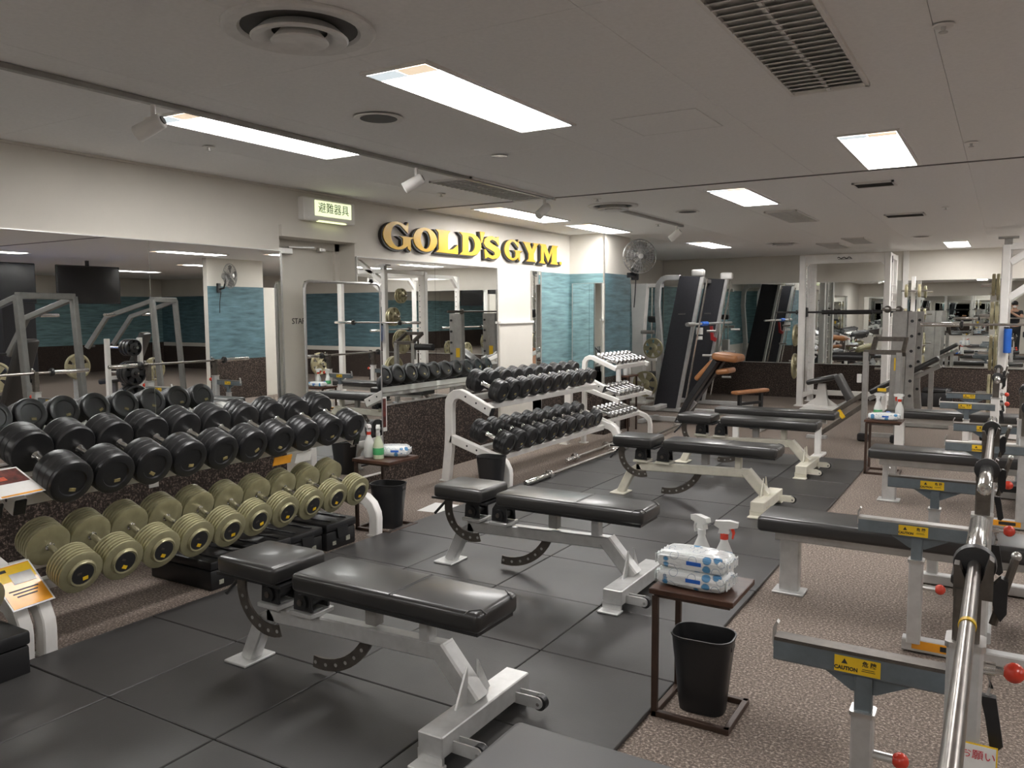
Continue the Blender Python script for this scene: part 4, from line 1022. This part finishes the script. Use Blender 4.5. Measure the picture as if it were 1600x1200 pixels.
MB().cyl((-2.45, 13.40, 1.46), (-1.72, 13.40, 1.46), .034, n=16).build('bar_pad', RUBBER, br)
for x in (-2.70, -1.50): MB().box((x, 13.42, 1.46), (.07, .09, .15), bev=.01).build('carriage', BLACKP, br)
for x, s in ((-2.82, -1), (-1.38, 1)): MB().cyl((x, 13.4, 1.46), (x+s*.02, 13.4, 1.46), .035, n=16).build('stop_collar', BLACKP, br)
MB().box((-1.50, 13.10, .86), (.05, .006, .10)).build('instruction_tag', PAPER, t)
for i, (z, r) in enumerate(((.62, .20), (1.1, .17))):
    plate('olive plate on the left column of the smith machine, '+('lower peg', 'upper peg')[i], (-2.80, 13.2, z), 'x', r)

# ================================================================= LEANING MACHINE
t = thing('leaning_press_machine', 'leaning plate machine with two black side panels near the pillar', 'weight machine', (0, 0, 0))
for k, y in enumerate((11.45, 12.65)):
    lean = .36
    pn = MB().prism([(0, .06), (.34, .06), (.34+lean-.02, 1.98), (lean+.02, 2.0)], (-4.44, y, 0), (1, 0, 0), (0, 0, 1), .09).build('side_panel', PANEL, t)
    MB().box((-4.02, y-.047, 1.45), (.11, .004, .022), rot=(0, R(0), 0), bev=.008).build('panel_badge', DARKG, pn)
    MB().bar([(-4.09, y, .03), (-3.735, y, 1.99)], .05, .06, up=(0, 1, 0)).build('front_column', SILVER, t)
    cv = [(-4.42, .03), (-4.36, .9), (-4.42, 1.6)] + [(-4.27+.14*math.cos(R(a)), 1.82+.16*math.sin(R(a))) for a in (175, 150, 120, 95)] + [(-4.08, 1.975)]
    MB().bar([(x, y+.02, z) for x, z in cv], .08, .07, up=(0, 1, 0)).build('curved_frame', SILVER, t)
    MB().box((-3.74 if k else -3.80, y, 2.03), (.19, .10, .11), bev=.03, seg=3).build('top_cap', WHITE if k else GREYP, t)
    MB().bar([(-4.65, y, .04), (-3.3, y, .04)], .07, .06).build('base_rail', SILVER, t)
    MB().tube([(-3.98, y+.05, .15), (-3.68, y+.05, 1.95)], .012, 8).build('guide_rod', CHROME, t)
    for z in (.45, .85, 1.2):
        MB().cyl((-3.86+.17*z, y, z), (-3.72+.17*z, y, z), .018, n=10).build('catch_peg', GREYP, t)
MB().bar([(-4.40, 11.45, .06), (-4.40, 12.65, .06)], .07, .06).build('rear_tie', SILVER, t)
MB().bar([(-4.0, 11.45, 1.95), (-4.0, 12.65, 1.95)], .06, .06).build('top_tie', GREYP, t)
bb = MB().cyl((-3.84, 11.35, 1.30), (-3.84, 13.3, 1.30), .018, n=12).build('press_bar', SILVER, t)
MB().cyl((-3.84, 11.12, 1.30), (-3.84, 11.40, 1.30), .030, n=14).build('grip', GREYP, bb)
MB().cyl((-3.84, 11.75, 1.30), (-3.84, 12.02, 1.30), .034, n=14).build('blue_grip', BLUE, bb)
for i, y in enumerate((12.20,)):
    MB().prism([(-.02, 0), (.02, 0), (.04, -.16), (.09, -.19), (.07, -.24), (.0, -.21)], (-3.83, y, 1.26), (1, 0, 0), (0, 0, 1), .04).build('safety_hook', mat('dark_red_plastic', (.30, .02, .02), .4, noise=(20, .1, (1, 1, 1))), bb)
MB().box((-3.80, 11.55, 1.20), (.10, .01, .10)).box((-3.80, 11.55, 1.10), (.09, .01, .05)).build('white_tag', PAPER, bb)
for i, (x, y, z, r) in enumerate(((-4.52, 11.2, .42, .19), (-4.40, 11.2, .95, .15))):
    MB().cyl((x, y+.30, z), (x, y-.04, z), .022, n=10).build('plate_peg', CHROME, t)
    plate('olive plate on the peg of the leaning machine, '+('lower peg', 'upper peg')[i], (x, y+.06, z), 'y', r)

# white cable column between pillar and leaning machine
t = thing('cable_column', 'white cable column machine in the corner past the pillar', 'weight machine', (-5.05, 12.35, 0))
MB().prism([(-.11, .02), (.08, .02), (.08, 1.2), (.13, 1.93), (-.14, 1.93), (-.11, 1.2)], (0, 0, 0), (1, 0, 0), (0, 0, 1), .14).build('column', WHITE, t)
MB().box((.0, .1, .012), (.30, .5, .024)).build('foot_plate', WHITE, t)
MB().bar([(.08, .05, .14), (.42, .05, .14)], .09, .09).build('base_rail', WHITE, t)
for x in (.18, .26): MB().tube([(x, .05, .15), (x, .05, 1.90)], .012, 8).build('guide_rod', CHROME, t)
MB().bar([(.0, .05, 1.9), (.36, .05, 1.9)], .08, .06).build('top_rail', WHITE, t)
MB().box((.22, .05, .80), (.14, .12, .22), bev=.01).build('carriage', WHITE, t)
MB().box((.20, .05, 1.36), (.16, .09, .10), bev=.02).build('handle_block', BLACKP, t)
MB().box((.22, .05, .35), (.16, .12, .34), bev=.01).build('weight_stack', DARKG, t)
MB().cyl((.1, -.2, 1.16), (.32, -.2, 1.16), .03, n=12).build('roller', GREYP, t)

# ---------------------------------------------------------------- back extension bench with tan pads
t = thing('back_extension_bench', 'black frame back extension bench with tan pads', 'exercise bench', (-3.35, 10.35, 0))
for y in (-.13, .13):
    f = MB().bar([(-.28, y, .03), (-.14, y, .32), (.22, y, .86)], .07, .15, up=(0, 1, 0)).build('slanted_rail', BLACKP, t)
    MB().box((.145, y-.037 if y < 0 else y+.037, .79), (.05, .004, .11), rot=(0, R(33), 0)).build('yellow_logo', YELLOW, f)
b = MB().box((.33, 0, .90), (.34, .40, .10), rot=(0, R(6), 0), bev=.045, seg=4); b.build('hip_pad', TAN, t)
MB().box((.07, 0, .73), (.34, .40, .07), rot=(0, R(-48), 0), bev=.03, seg=4).build('thigh_pad', TAN, t)
MB().box((.30, 0, .72), (.18, .34, .07), rot=(0, R(-8), 0), bev=.03, seg=3).build('lower_pad', TAN, t)
MB().bar([(-.75, 0, .05), (.80, 0, .05)], .07, .06).build('base_rail', SILVER, t)
for x in (-.75, .80): MB().bar([(x, -.30, .03), (x, .30, .03)], .07, .05).build('foot', SILVER, t)
MB().bar([(-.30, 0, .06), (-.10, 0, .30)], .06, .05, up=(0, 1, 0)).build('strut', SILVER, t)
MB().bar([(-.62, -.22, .20), (-.62, .22, .20)], .10, .05).build('ankle_pad', SILVER, t)
o = MB().box((0, 0, 0), (.12, .78, .055), bev=.025, seg=3).build('bench_pad', TAN, None)
o2 = thing('low_tan_bench', 'low bench with a long tan pad in front of the back wall', 'bench', (-3.15, 11.95, 0), R(-22))
o.parent = o2; o.location = (0, 0, .31)
for y in (-.25, .25): MB().bar([(0, y, .0), (0, y, .29)], .05, .05, up=(1, 0, 0)).build('leg', BLACKP, o2)
MB().bar([(0, -.25, .14), (0, .25, .14)], .04, .04).build('tie', BLACKP, o2)
t = thing('floor_block', 'small black rubber foot block on the floor behind the long flat bench', 'block', (-2.62, 10.35, 0))
MB().prism([(-.07, 0), (.07, 0), (.06, .12), (.035, .12), (.03, .06), (-.03, .06), (-.035, .12), (-.06, .12)], (0, 0, 0), (1, 0, 0), (0, 0, 1), .10).build('block', RUBBER, t)
MB().box((0, 0, .004), (.18, .14, .008)).build('base', RUBBER, t)

# ---------------------------------------------------------------- bench inside the smith machine
t = thing('incline_bench', 'black incline bench with white base under the smith bar', 'bench', (-2.2, 12.75, 0))
MB().box((-.10, 0, .035), (.52, .09, .07), bev=.01).box((-.10, -.05, .015), (.56, .30, .03), bev=.004).build('base', WHITE, t)
MB().prism([(-.10, 0), (.10, 0), (.05, .34), (-.05, .34)], (-.10, 0, .06), (1, 0, 0), (0, 0, 1), .08).build('post', WHITE, t)
for s in (-1, 1): MB().prism([(s*.08, 0), (s*.24, 0), (s*.05, .14)], (-.10, 0, .07), (1, 0, 0), (0, 0, 1), .012).build('gusset', WHITE, t)
MB().box((-.10, 0, .46), (.42, .32, .075), rot=(0, R(-14), 0), bev=.03, seg=4).build('seat_pad', VINYL, t)
MB().box((.22, 0, .34), (.09, .30, .46), rot=(0, R(-28), 0), bev=.03, seg=4).build('back_pad', VINYLG, t)
MB().bar([(.30, 0, .16), (.12, 0, .05), (.56, 0, -.0)][:2], .06, .05, up=(0, 1, 0)).build('strut', SILVER, t)

# ---------------------------------------------------------------- grey incline press with perforated uprights
t = thing('incline_press_rack', 'grey incline press rack with tall bolted uprights at the back', 'weight machine', (0, 0, 0))
for k, y in enumerate((11.45, 12.50)):
    u = MB().bar([(-1.16, y, .02), (-1.14, y, 1.47)], .10, .17, up=(1, 0, 0)).build('upright', GREYP, t)
    MB().bar([(-.98, y+.01, .02), (-1.02, y+.01, .45), (-1.0, y+.01, 1.47)], .07, .10, up=(1, 0, 0)).build('rear_upright', GREYP, t)
    h = MB()
    for q in range(6): h.cyl((-1.0, y-.045, .40+.19*q), (-1.0, y-.03, .40+.19*q), .02, n=10)
    h.build('bolts', BLACKP, u)
    MB().box((-1.15, y-.052, .80), (.08, .004, .16)).build('yellow_sticker', YELLOW, u)
    MB().bar([(-1.5, y, .035), (-.55, y, .035)], .08, .06).build('base_rail', GREYP, t)
MB().bar([(-1.12, 11.45, .25), (-1.12, 12.5, .25)], .07, .07).build('cross_tie', GREYP, t)
MB().box((-1.12, 11.98, .62), (.95, .28, .07), rot=(0, R(-31), 0), bev=.025, seg=4).build('decline_pad', VINYL, t)
MB().bar([(-1.55, 11.98, .28), (-.70, 11.98, .76)], .06, .05, up=(0, 1, 0)).build('pad_beam', GREYP, t)
MB().bar([(-1.45, 11.98, .04), (-1.42, 11.98, .34)], .06, .06, up=(0, 1, 0)).build('post', GREYP, t)
MB().bar([(-.80, 11.98, .04), (-.80, 11.98, .68)], .06, .06, up=(0, 1, 0)).build('post', GREYP, t)
barbell('dark barbell racked on the grey incline press rack', (-1.28, 11.98, 1.50), 2.1, 0, .40, .022, mt=STEELD)
# ankle hook stand in front
t = thing('sit_up_stand', 'dark rectangular ankle frame stand beyond the farthest side table', 'exercise bench', (-1.17, 9.95, 0))
for x in (-.16, .18):
    MB().bar([(x, 0, .06), (x, 0, 1.02)], .07, .06, up=(1, 0, 0)).build('post', GREYP, t)
    MB().box((x, 0, .05), (.12, .14, .09), bev=.015).build('rubber_foot', RUBBER, t)
MB().bar([(-.18, 0, 1.02), (.20, 0, 1.02)], .06, .05).build('top_tube', STEELD, t)
MB().bar([(-.10, .30, 1.16), (.22, .30, 1.16)], .06, .05).build('top_tube', STEELD, t)
for x in (-.10, .22): MB().bar([(x, .30, 1.16), (x, .0, 1.0)], .05, .05).build('link_tube', STEELD, t)
MB().bar([(-.16, 0, .08), (.18, 0, .08)], .06, .05).build('bottom_tube', GREYP, t)
MB().cyl((-.52, .02, .96), (-.12, .02, .96), .05, n=16).build('roller_pad', RUBBER, t)
MB().bar([(-.16, 0, .42), (-.62, -.05, .06)], .05, .05).bar([(-.16, .05, .55), (-.50, .02, .30)], .05, .05).build('diagonal_strut', STEELD, t)
MB().box((-.66, -.05, .02), (.22, .10, .03)).build('foot_pad', SILVER, t)
MB().box((-.40, -.05, .30), (.05, .012, .11), rot=(0, R(-35), 0), bev=.01).build('yellow_tag', YELLOW, t)
MB().box((.02, -.04, .60), (.09, .004, .035)).build('caution_plate', YELLOW, t)
MB().box((-.22, -.03, .72), (.05, .02, .10), bev=.005).build('counter', WHITE, t)
tag(MB().box((0, 0, .11), (.42, .36, .22), bev=.02, seg=2).box((0, 0, .25), (.40, .34, .05), bev=.015, seg=2).build('storage_box', PLASTIC, None, (-.85, 14.12, 0)), 'black storage box against the dark wainscot under the right mirror', 'box')
o = MB().box((0, 0, .01), (.40, .16, .02), bev=.003).build('floor_plate', GREYP, None, (-.83, 12.9, 0)); tag(o, 'grey floor plate with a white sign strip beyond the bench row', 'plate')
MB().box((-.03, -.01, .0215), (.30, .06, .003)).build('sign_strip', PAPER, o)

# ---------------------------------------------------------------- white rack with plates on the right edge
t = thing('power_rack', 'white power rack post with diagonal arm at the right edge', 'power rack', (0, 0, 0))
MB().bar([(-.015, 10.85, .01), (-.015, 10.85, 2.22)], .085, .085, up=(1, 0, 0)).build('post', WHITE, t)
MB().bar([(.01, 12.0, .01), (.01, 12.0, 2.22)], .09, .09, up=(1, 0, 0)).build('post', WHITE, t)
MB().box((.0, 10.85, 2.30), (.20, .14, .02)).box((0, 10.85, 2.26), (.08, .08, .08)).build('ceiling_cap', GREYP, t)
for z, k in ((2.02, .55), (1.62, .5)): MB().bar([(.03, 10.85, z), (k, 10.85, z+.36)], .08, .08, up=(0, 1, 0)).build('diagonal_arm', WHITE, t)
for x in (1.3,):
    for y in (10.85, 12.0): MB().bar([(x, y, .01), (x, y, 2.22)], .09, .09, up=(1, 0, 0)).build('post', WHITE, t)
for y in (10.85, 12.0): MB().bar([(.01, y, .05), (1.3, y, .05)], .08, .08).bar([(.01, y, 2.20), (1.3, y, 2.20)], .08, .08).build('cross_rail', WHITE, t)
for x in (.01, 1.3): MB().bar([(x, 10.85, 2.2), (x, 12.0, 2.2)], .07, .07).build('side_rail', WHITE, t)
for i, z in enumerate((.52, .98, 1.42, 1.78)):
    MB().cyl((-.04, 10.95+.22*(i % 2), z), (-.26, 10.95+.22*(i % 2), z), .02, n=10).build('plate_peg', CHROME, t)
    for q in range(2 if i < 3 else 2):
        plate('olive gold plate on the right edge rack, '+ORD[i]+' peg from the floor, '+('inner', 'outer')[q], (-.085-.045*q, 10.95+.22*(i % 2), z), 'x', (.22, .21, .16, .13)[i], .034)
MB().bar([(.0, 10.82, 1.285), (.035, 10.75, 1.285)], .02, .02).build('pad_hanger', PLASTIC, t)
barbell('barbell racked on the white power rack at the right edge', (.25, 10.745, 1.32), 2.2, PI/2, .42, .0245)
o = MB().lathe([(0, .034), (.004, .040), (.27, .040), (.274, .034)], n=18).build('foam_pad', BLUE, t, (.035, 10.75, 1.0))
MB().lathe([(.27, .018), (.295, .012)], n=10).build('hanger', PLASTIC, o)
# small plates on the pilaster tree between the back mirrors
t = thing('plate_tree', 'slim white plate tree beside the smith machine', 'plate tree', (-1.22, 13.9, 0))
MB().bar([(0, 0, .02), (0, 0, 2.0)], .06, .06, up=(1, 0, 0)).build('post', WHITE, t)
MB().box((0, 0, .02), (.25, .30, .04), bev=.005).build('base', WHITE, t)
for i, z in enumerate((.55, .95, 1.42, 1.78)):
    MB().cyl((-.16, -.06, z), (.20, -.06, z), .014, n=10).build('peg', CHROME, t)
    for q, x in enumerate((-.09, .09)):
        plate('olive gold plate on the slim plate tree, '+ORD[i]+' row from the floor, '+('left', 'right')[q]+' side', (-1.22+x, 13.84, z), 'x', (.20, .17, .09, .10)[i], .035)

# ================================================================= RIGHT SIDE OF THE HALL (seen in the mirrors)
# teal pillar with a fan, at the far side of the bench rows
p2 = wallbox('wall_pillar', 2.3, 2.40, 9.05, 10.25, 0, ZC+.03, WALL)
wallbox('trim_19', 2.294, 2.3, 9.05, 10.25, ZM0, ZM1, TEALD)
wallbox('trim_20', 2.288, 2.3, 9.05, 10.25, 0, ZM0, WAINS)
wallbox('trim_21', 2.32, 2.38, 10.25, 10.95, 0, ZM1, WALL)
fan('grey wall fan on the far teal pillar, seen in the long mirror', (2.29, 9.25, 2.12), R(90-20))
def tv(label, loc, rz):
    t = thing('television', label, 'television', loc, rz)
    MB().box((0, 0, 0), (1.15, .05, .66), bev=.01).build('casing', PLASTIC, t)
    MB().box((0, -.027, 0), (1.11, .004, .62)).build('screen', SCREEN, t)
    MB().bar([(0, .03, .2), (0, .03, .42)], .05, .05, up=(1, 0, 0)).build('ceiling_mount', BLACKP, t)
tv('wide wall television seen in the long mirror, left one', (4.6, 6.9, 2.0), R(-90))
tv('wide wall television seen in the long mirror, right one', (4.6, 8.4, 2.0), R(-90))
def press_machine(label, loc, rz, mt):
    t = thing('plate_press_machine', label, 'weight machine', loc, rz)
    MB().box((0, 0, .74), (.30, .10, .95), rot=(R(-22), 0, 0), bev=.03, seg=3).build('back_pad', VINYL, t)
    MB().box((0, -.38, .40), (.32, .42, .09), rot=(R(8), 0, 0), bev=.03, seg=3).build('seat_pad', VINYL, t)
    MB().bar([(0, -.75, .05), (0, .65, .05)], .08, .07).build('base_rail', mt, t)
    for y in (-.75, .65): MB().bar([(-.5, y, .04), (.5, y, .04)], .08, .06).build('foot', mt, t)
    MB().bar([(0, -.38, .06), (0, -.38, .36)], .07, .07, up=(0, 1, 0)).build('seat_post', mt, t)
    for s in (-1, 1):
        MB().bar([(s*.42, .60, .05), (s*.42, .50, 1.72)], .08, .08, up=(0, 1, 0)).build('rear_upright', mt, t)
        MB().bar([(s*.42, .50, 1.70), (s*.40, -.25, 1.45), (s*.40, -.60, .95)], .07, .07, up=(1, 0, 0)).build('press_arm', mt, t)
        MB().cyl((s*.36, -.60, .97), (s*.18, -.60, .97), .018, n=10).build('handle', BLACKP, t)
        MB().cyl((s*.46, -.10, 1.48), (s*.76, -.10, 1.48), .024, n=12).build('plate_peg', CHROME, t)
    MB().bar([(-.42, .50, 1.72), (.42, .50, 1.72)], .08, .08).build('top_tie', mt, t)
    return t
press_machine('grey plate press machine seen at the left of the long mirror', (1.55, 5.55, 0), R(75), mat('dark_grey_paint', (.20, .20, .19), .4, .4, noise=(11, .12, (1, 1, 1))))
press_machine('grey plate press machine seen in the middle of the long mirror', (3.2, 8.3, 0), R(60), MATS['dark_grey_paint'])
for i, (x, y, z, r) in enumerate(((2.85, 5.9, .62, .22), (1.6, 4.3, .45, .21), (4.4, 8.0, .60, .22), (4.6, 9.6, .45, .22), (2.6, 11.6, .5, .22))):
    o = plate('olive plate leaning on a stand in the right hall, '+['by the near press machine', 'before the near press machine', 'by the far press machine', 'behind the far press machine', 'past the teal pillar'][i], (x, y, z), 'x', r, .05)
    st = thing('plate_stand', 'low plate stand in the right hall, '+['by the near press machine', 'before the near press machine', 'by the far press machine', 'behind the far press machine', 'past the teal pillar'][i], 'plate stand', (x, y, 0))
    MB().bar([(.08, 0, .02), (.08, 0, z+.2)], .06, .06, up=(0, 1, 0)).build('post', SILVER, st)
    MB().cyl((.08, 0, z), (-.10, 0, z), .022, n=10).build('peg', CHROME, st)
    MB().box((.05, 0, .015), (.4, .34, .03)).build('base', SILVER, st)
def cage(label, loc, rz=0):
    t = thing('power_rack', label, 'power rack', loc, rz)
    for x in (-.6, .6):
        for y in (-.55, .55): MB().bar([(x, y, .01), (x, y, 2.2)], .075, .075, up=(1, 0, 0)).build('post', WHITE, t)
        MB().bar([(x, -.55, .05), (x, .55, .05)], .07, .07).build('base_rail', WHITE, t)
        MB().bar([(x, -.55, 2.18), (x, .55, 2.18)], .07, .07).build('top_rail', WHITE, t)
    for y in (-.55, .55):
        MB().bar([(-.6, y, 1.98), (-.4, y, 2.18), (.4, y, 2.18), (.6, y, 1.98)], .07, .07, up=(0, 1, 0)).build('top_arch', WHITE, t)
        MB().bar([(-.6, y, .05), (.6, y, .05)], .07, .07).build('base_rail', WHITE, t)
    for x in (-.6, .6):
        h = MB()
        for q in range(18): h.cyl((x-.039, -.55, .3+.1*q), (x+.039, -.55, .3+.1*q), .010, n=8)
        h.build('pin_holes', BLACKP, t)
        MB().box((x, -.63, 1.06), (.08, .10, .10), bev=.01).build('bar_hook', BLACKP, t)
    return t
cage('white power cage near the back wall seen in the wide mirror', (.95, 13.0, 0), R(-90))
barbell('barbell racked in the white power cage near the back wall', (1.63, 13.0, 1.14), 2.0)
t = thing('plate_rack', 'white stand with stacked black plates seen in the long mirror', 'plate rack', (1.55, 7.0, 0))
for y in (-.25, .25): MB().bar([(0, y, .02), (0, y, 1.15)], .06, .06, up=(1, 0, 0)).bar([(-.25, y, .03), (.25, y, .03)], .06, .05).build('side_frame', WHITE, t)
MB().bar([(0, -.25, .6), (0, .25, .6)], .05, .05).build('tie', WHITE, t)
for i, z in enumerate((.28, .66, 1.02)):
    MB().cyl((-.32, 0, z), (.32, 0, z), .02, n=10).build('peg', CHROME, t)
    for q in range(3):
        plate('black plate on the white stand, '+['bottom', 'middle', 'top'][i]+' peg, '+['outermost', 'central', 'innermost'][q], (1.55-.22+.07*q, 7.0, z), 'x', (.21, .17, .12)[i], .055, RUBBER)
t = thing('blue_mat', 'blue exercise mat on the floor seen in the long mirror', 'mat', (4.1, 6.3, 0))
MB().box((0, 0, .012), (1.4, 1.8, .024), bev=.006).build('mat_sheet', BLUE, t)
tag(MB().box((0, 0, .9), (.9, .7, 1.8), bev=.02).build('locker', PANEL, None, (8.9, 9.2, 0)), 'dark tall locker by the far right wall', 'locker')

# ================================================================= PHOTOGRAPHER (seen in the back mirror)
def skin_mesh(name, nodes, edges, mt, parent, sub=2):
    me = bpy.data.meshes.new(name); me.from_pydata([n[0] for n in nodes], edges, []); me.update()
    o = put(name, me, parent)
    o.modifiers.new('skin', 'SKIN')
    for i, n in enumerate(nodes):
        r = n[1] if isinstance(n[1], tuple) else (n[1], n[1])
        me.skin_vertices[0].data[i].radius = r
        me.skin_vertices[0].data[i].use_root = (i == 0)
    o.modifiers['skin'].use_smooth_shade = True
    s = o.modifiers.new('sub', 'SUBSURF'); s.levels = sub; s.render_levels = sub
    me.materials.append(mt)
    dg = bpy.context.evaluated_depsgraph_get(); dg.update()
    m2 = bpy.data.meshes.new_from_object(o.evaluated_get(dg)); m2.name = name
    o.modifiers.clear(); o.data = m2; bpy.data.meshes.remove(me)
    if not m2.materials: m2.materials.append(mt)
    return o
ph = thing('person', 'person in black clothes holding up a phone, reflected in the back mirror', 'person', (.24, -.36, 0))
N = [((0, 0, .95), .13), ((0, 0, 1.10), (.14, .10)), ((0, 0, 1.30), (.16, .11)), ((0, .0, 1.42), (.10, .08)), ((0, .01, 1.49), .050), ((0, .03, 1.56), .075), ((0, .03, 1.64), .082),
     ((-.17, 0, 1.40), .055), ((-.24, .13, 1.20), .043), ((-.23, .29, 1.40), .034), ((-.235, .315, 1.45), .028),
     ((.17, 0, 1.40), .055), ((.20, .15, 1.20), .043), ((-.08, .28, 1.38), .034), ((-.15, .315, 1.44), .028),
     ((-.09, 0, .88), .095), ((-.10, .02, .50), .062), ((-.11, -.02, .10), .042), ((-.11, .10, .05), .038),
     ((.09, 0, .88), .095), ((.10, .02, .50), .062), ((.11, -.02, .10), .042), ((.11, .10, .05), .038)]
E_ = [(0, 1), (1, 2), (2, 3), (3, 4), (4, 5), (5, 6), (3, 7), (7, 8), (8, 9), (9, 10), (3, 11), (11, 12), (12, 13), (13, 14), (0, 15), (15, 16), (16, 17), (17, 18), (0, 19), (19, 20), (20, 21), (21, 22)]
body = skin_mesh('body', N, E_, SKIN, ph)
def grow(ids, ed, d, nm, mt, alter=None):
    mp = {a: i for i, a in enumerate(ids)}
    nn = []
    for a in ids:
        c, r = N[a]; r = r if isinstance(r, tuple) else (r, r)
        nn.append(((alter or {}).get(a, c), (r[0]+d, r[1]+d)))
    return skin_mesh(nm, nn, [(mp[a], mp[b2]) for a, b2 in ed], mt, ph)
grow([0, 1, 2, 3, 7, 8, 11, 12], [(0, 1), (1, 2), (2, 3), (3, 7), (7, 8), (3, 11), (11, 12)], .014, 'shirt', CLOTH, {8: (-.215, .07, 1.29), 12: (.19, .08, 1.29)})
grow([0, 15, 16, 17, 19, 20, 21], [(0, 15), (15, 16), (16, 17), (0, 19), (19, 20), (20, 21)], .013, 'trousers', CLOTH)
for x in (-.11, .11): MB().box((x, .05, .04), (.095, .27, .08), bev=.03, seg=3).build('shoe', PLASTIC, ph)
MB().sphere((0, .005, 1.655), .098, (.95, 1.05, .88), 18).build('hair', HAIR, ph)
MB().sphere((0, .095, 1.555), .045, (1.1, .6, .8), 12).build('face_mask', PAPER, ph)
for s in (-1, 1):
    MB().sphere((s*.083, .03, 1.59), .022, (.4, .8, 1.2), 10).build('ear', SKIN, ph)
    MB().sphere((s*.030, .108, 1.605), .010, (1, .5, .7), 8).build('eye', HAIR, ph)
# hands round the phone: palm plus five bent fingers each
for s, (hx, hz) in ((-1, (-.262, 1.475)), (1, (-.175, 1.468))):
    c = Vector((hx, .325, hz))
    nodes = [((c.x, c.y-.005, c.z-.03), (.018, .026)), ((c.x, c.y, c.z+.02), (.014, .034))]; ed = [(0, 1)]
    for q in range(4):
        b0 = Vector((c.x, c.y+.006, c.z-.012+.020*q)); k0 = len(nodes)
        nodes += [(tuple(b0), .009), (tuple(b0+Vector((-s*.012, .022, .002))), .0085), (tuple(b0+Vector((-s*.034, .030, .004))), .0075)]
        ed += [(1 if q > 1 else 0, k0), (k0, k0+1), (k0+1, k0+2)]
    k0 = len(nodes)
    nodes += [((c.x-s*.012, c.y-.018, c.z-.012), .010), ((c.x-s*.034, c.y-.018, c.z+.010), .008)]; ed += [(0, k0), (k0, k0+1)]
    skin_mesh('hand', nodes, ed, SKIN, ph, 1)
phone = thing('phone', 'black phone held up by the photographer in the back mirror', 'phone', (.02, -.045, 1.50))
MB().box((0, 0, 0), (.15, .008, .075), bev=.003).build('casing', PLASTIC, phone)
MB().box((0, -.0045, 0), (.142, .001, .068)).build('screen', SCREEN, phone)
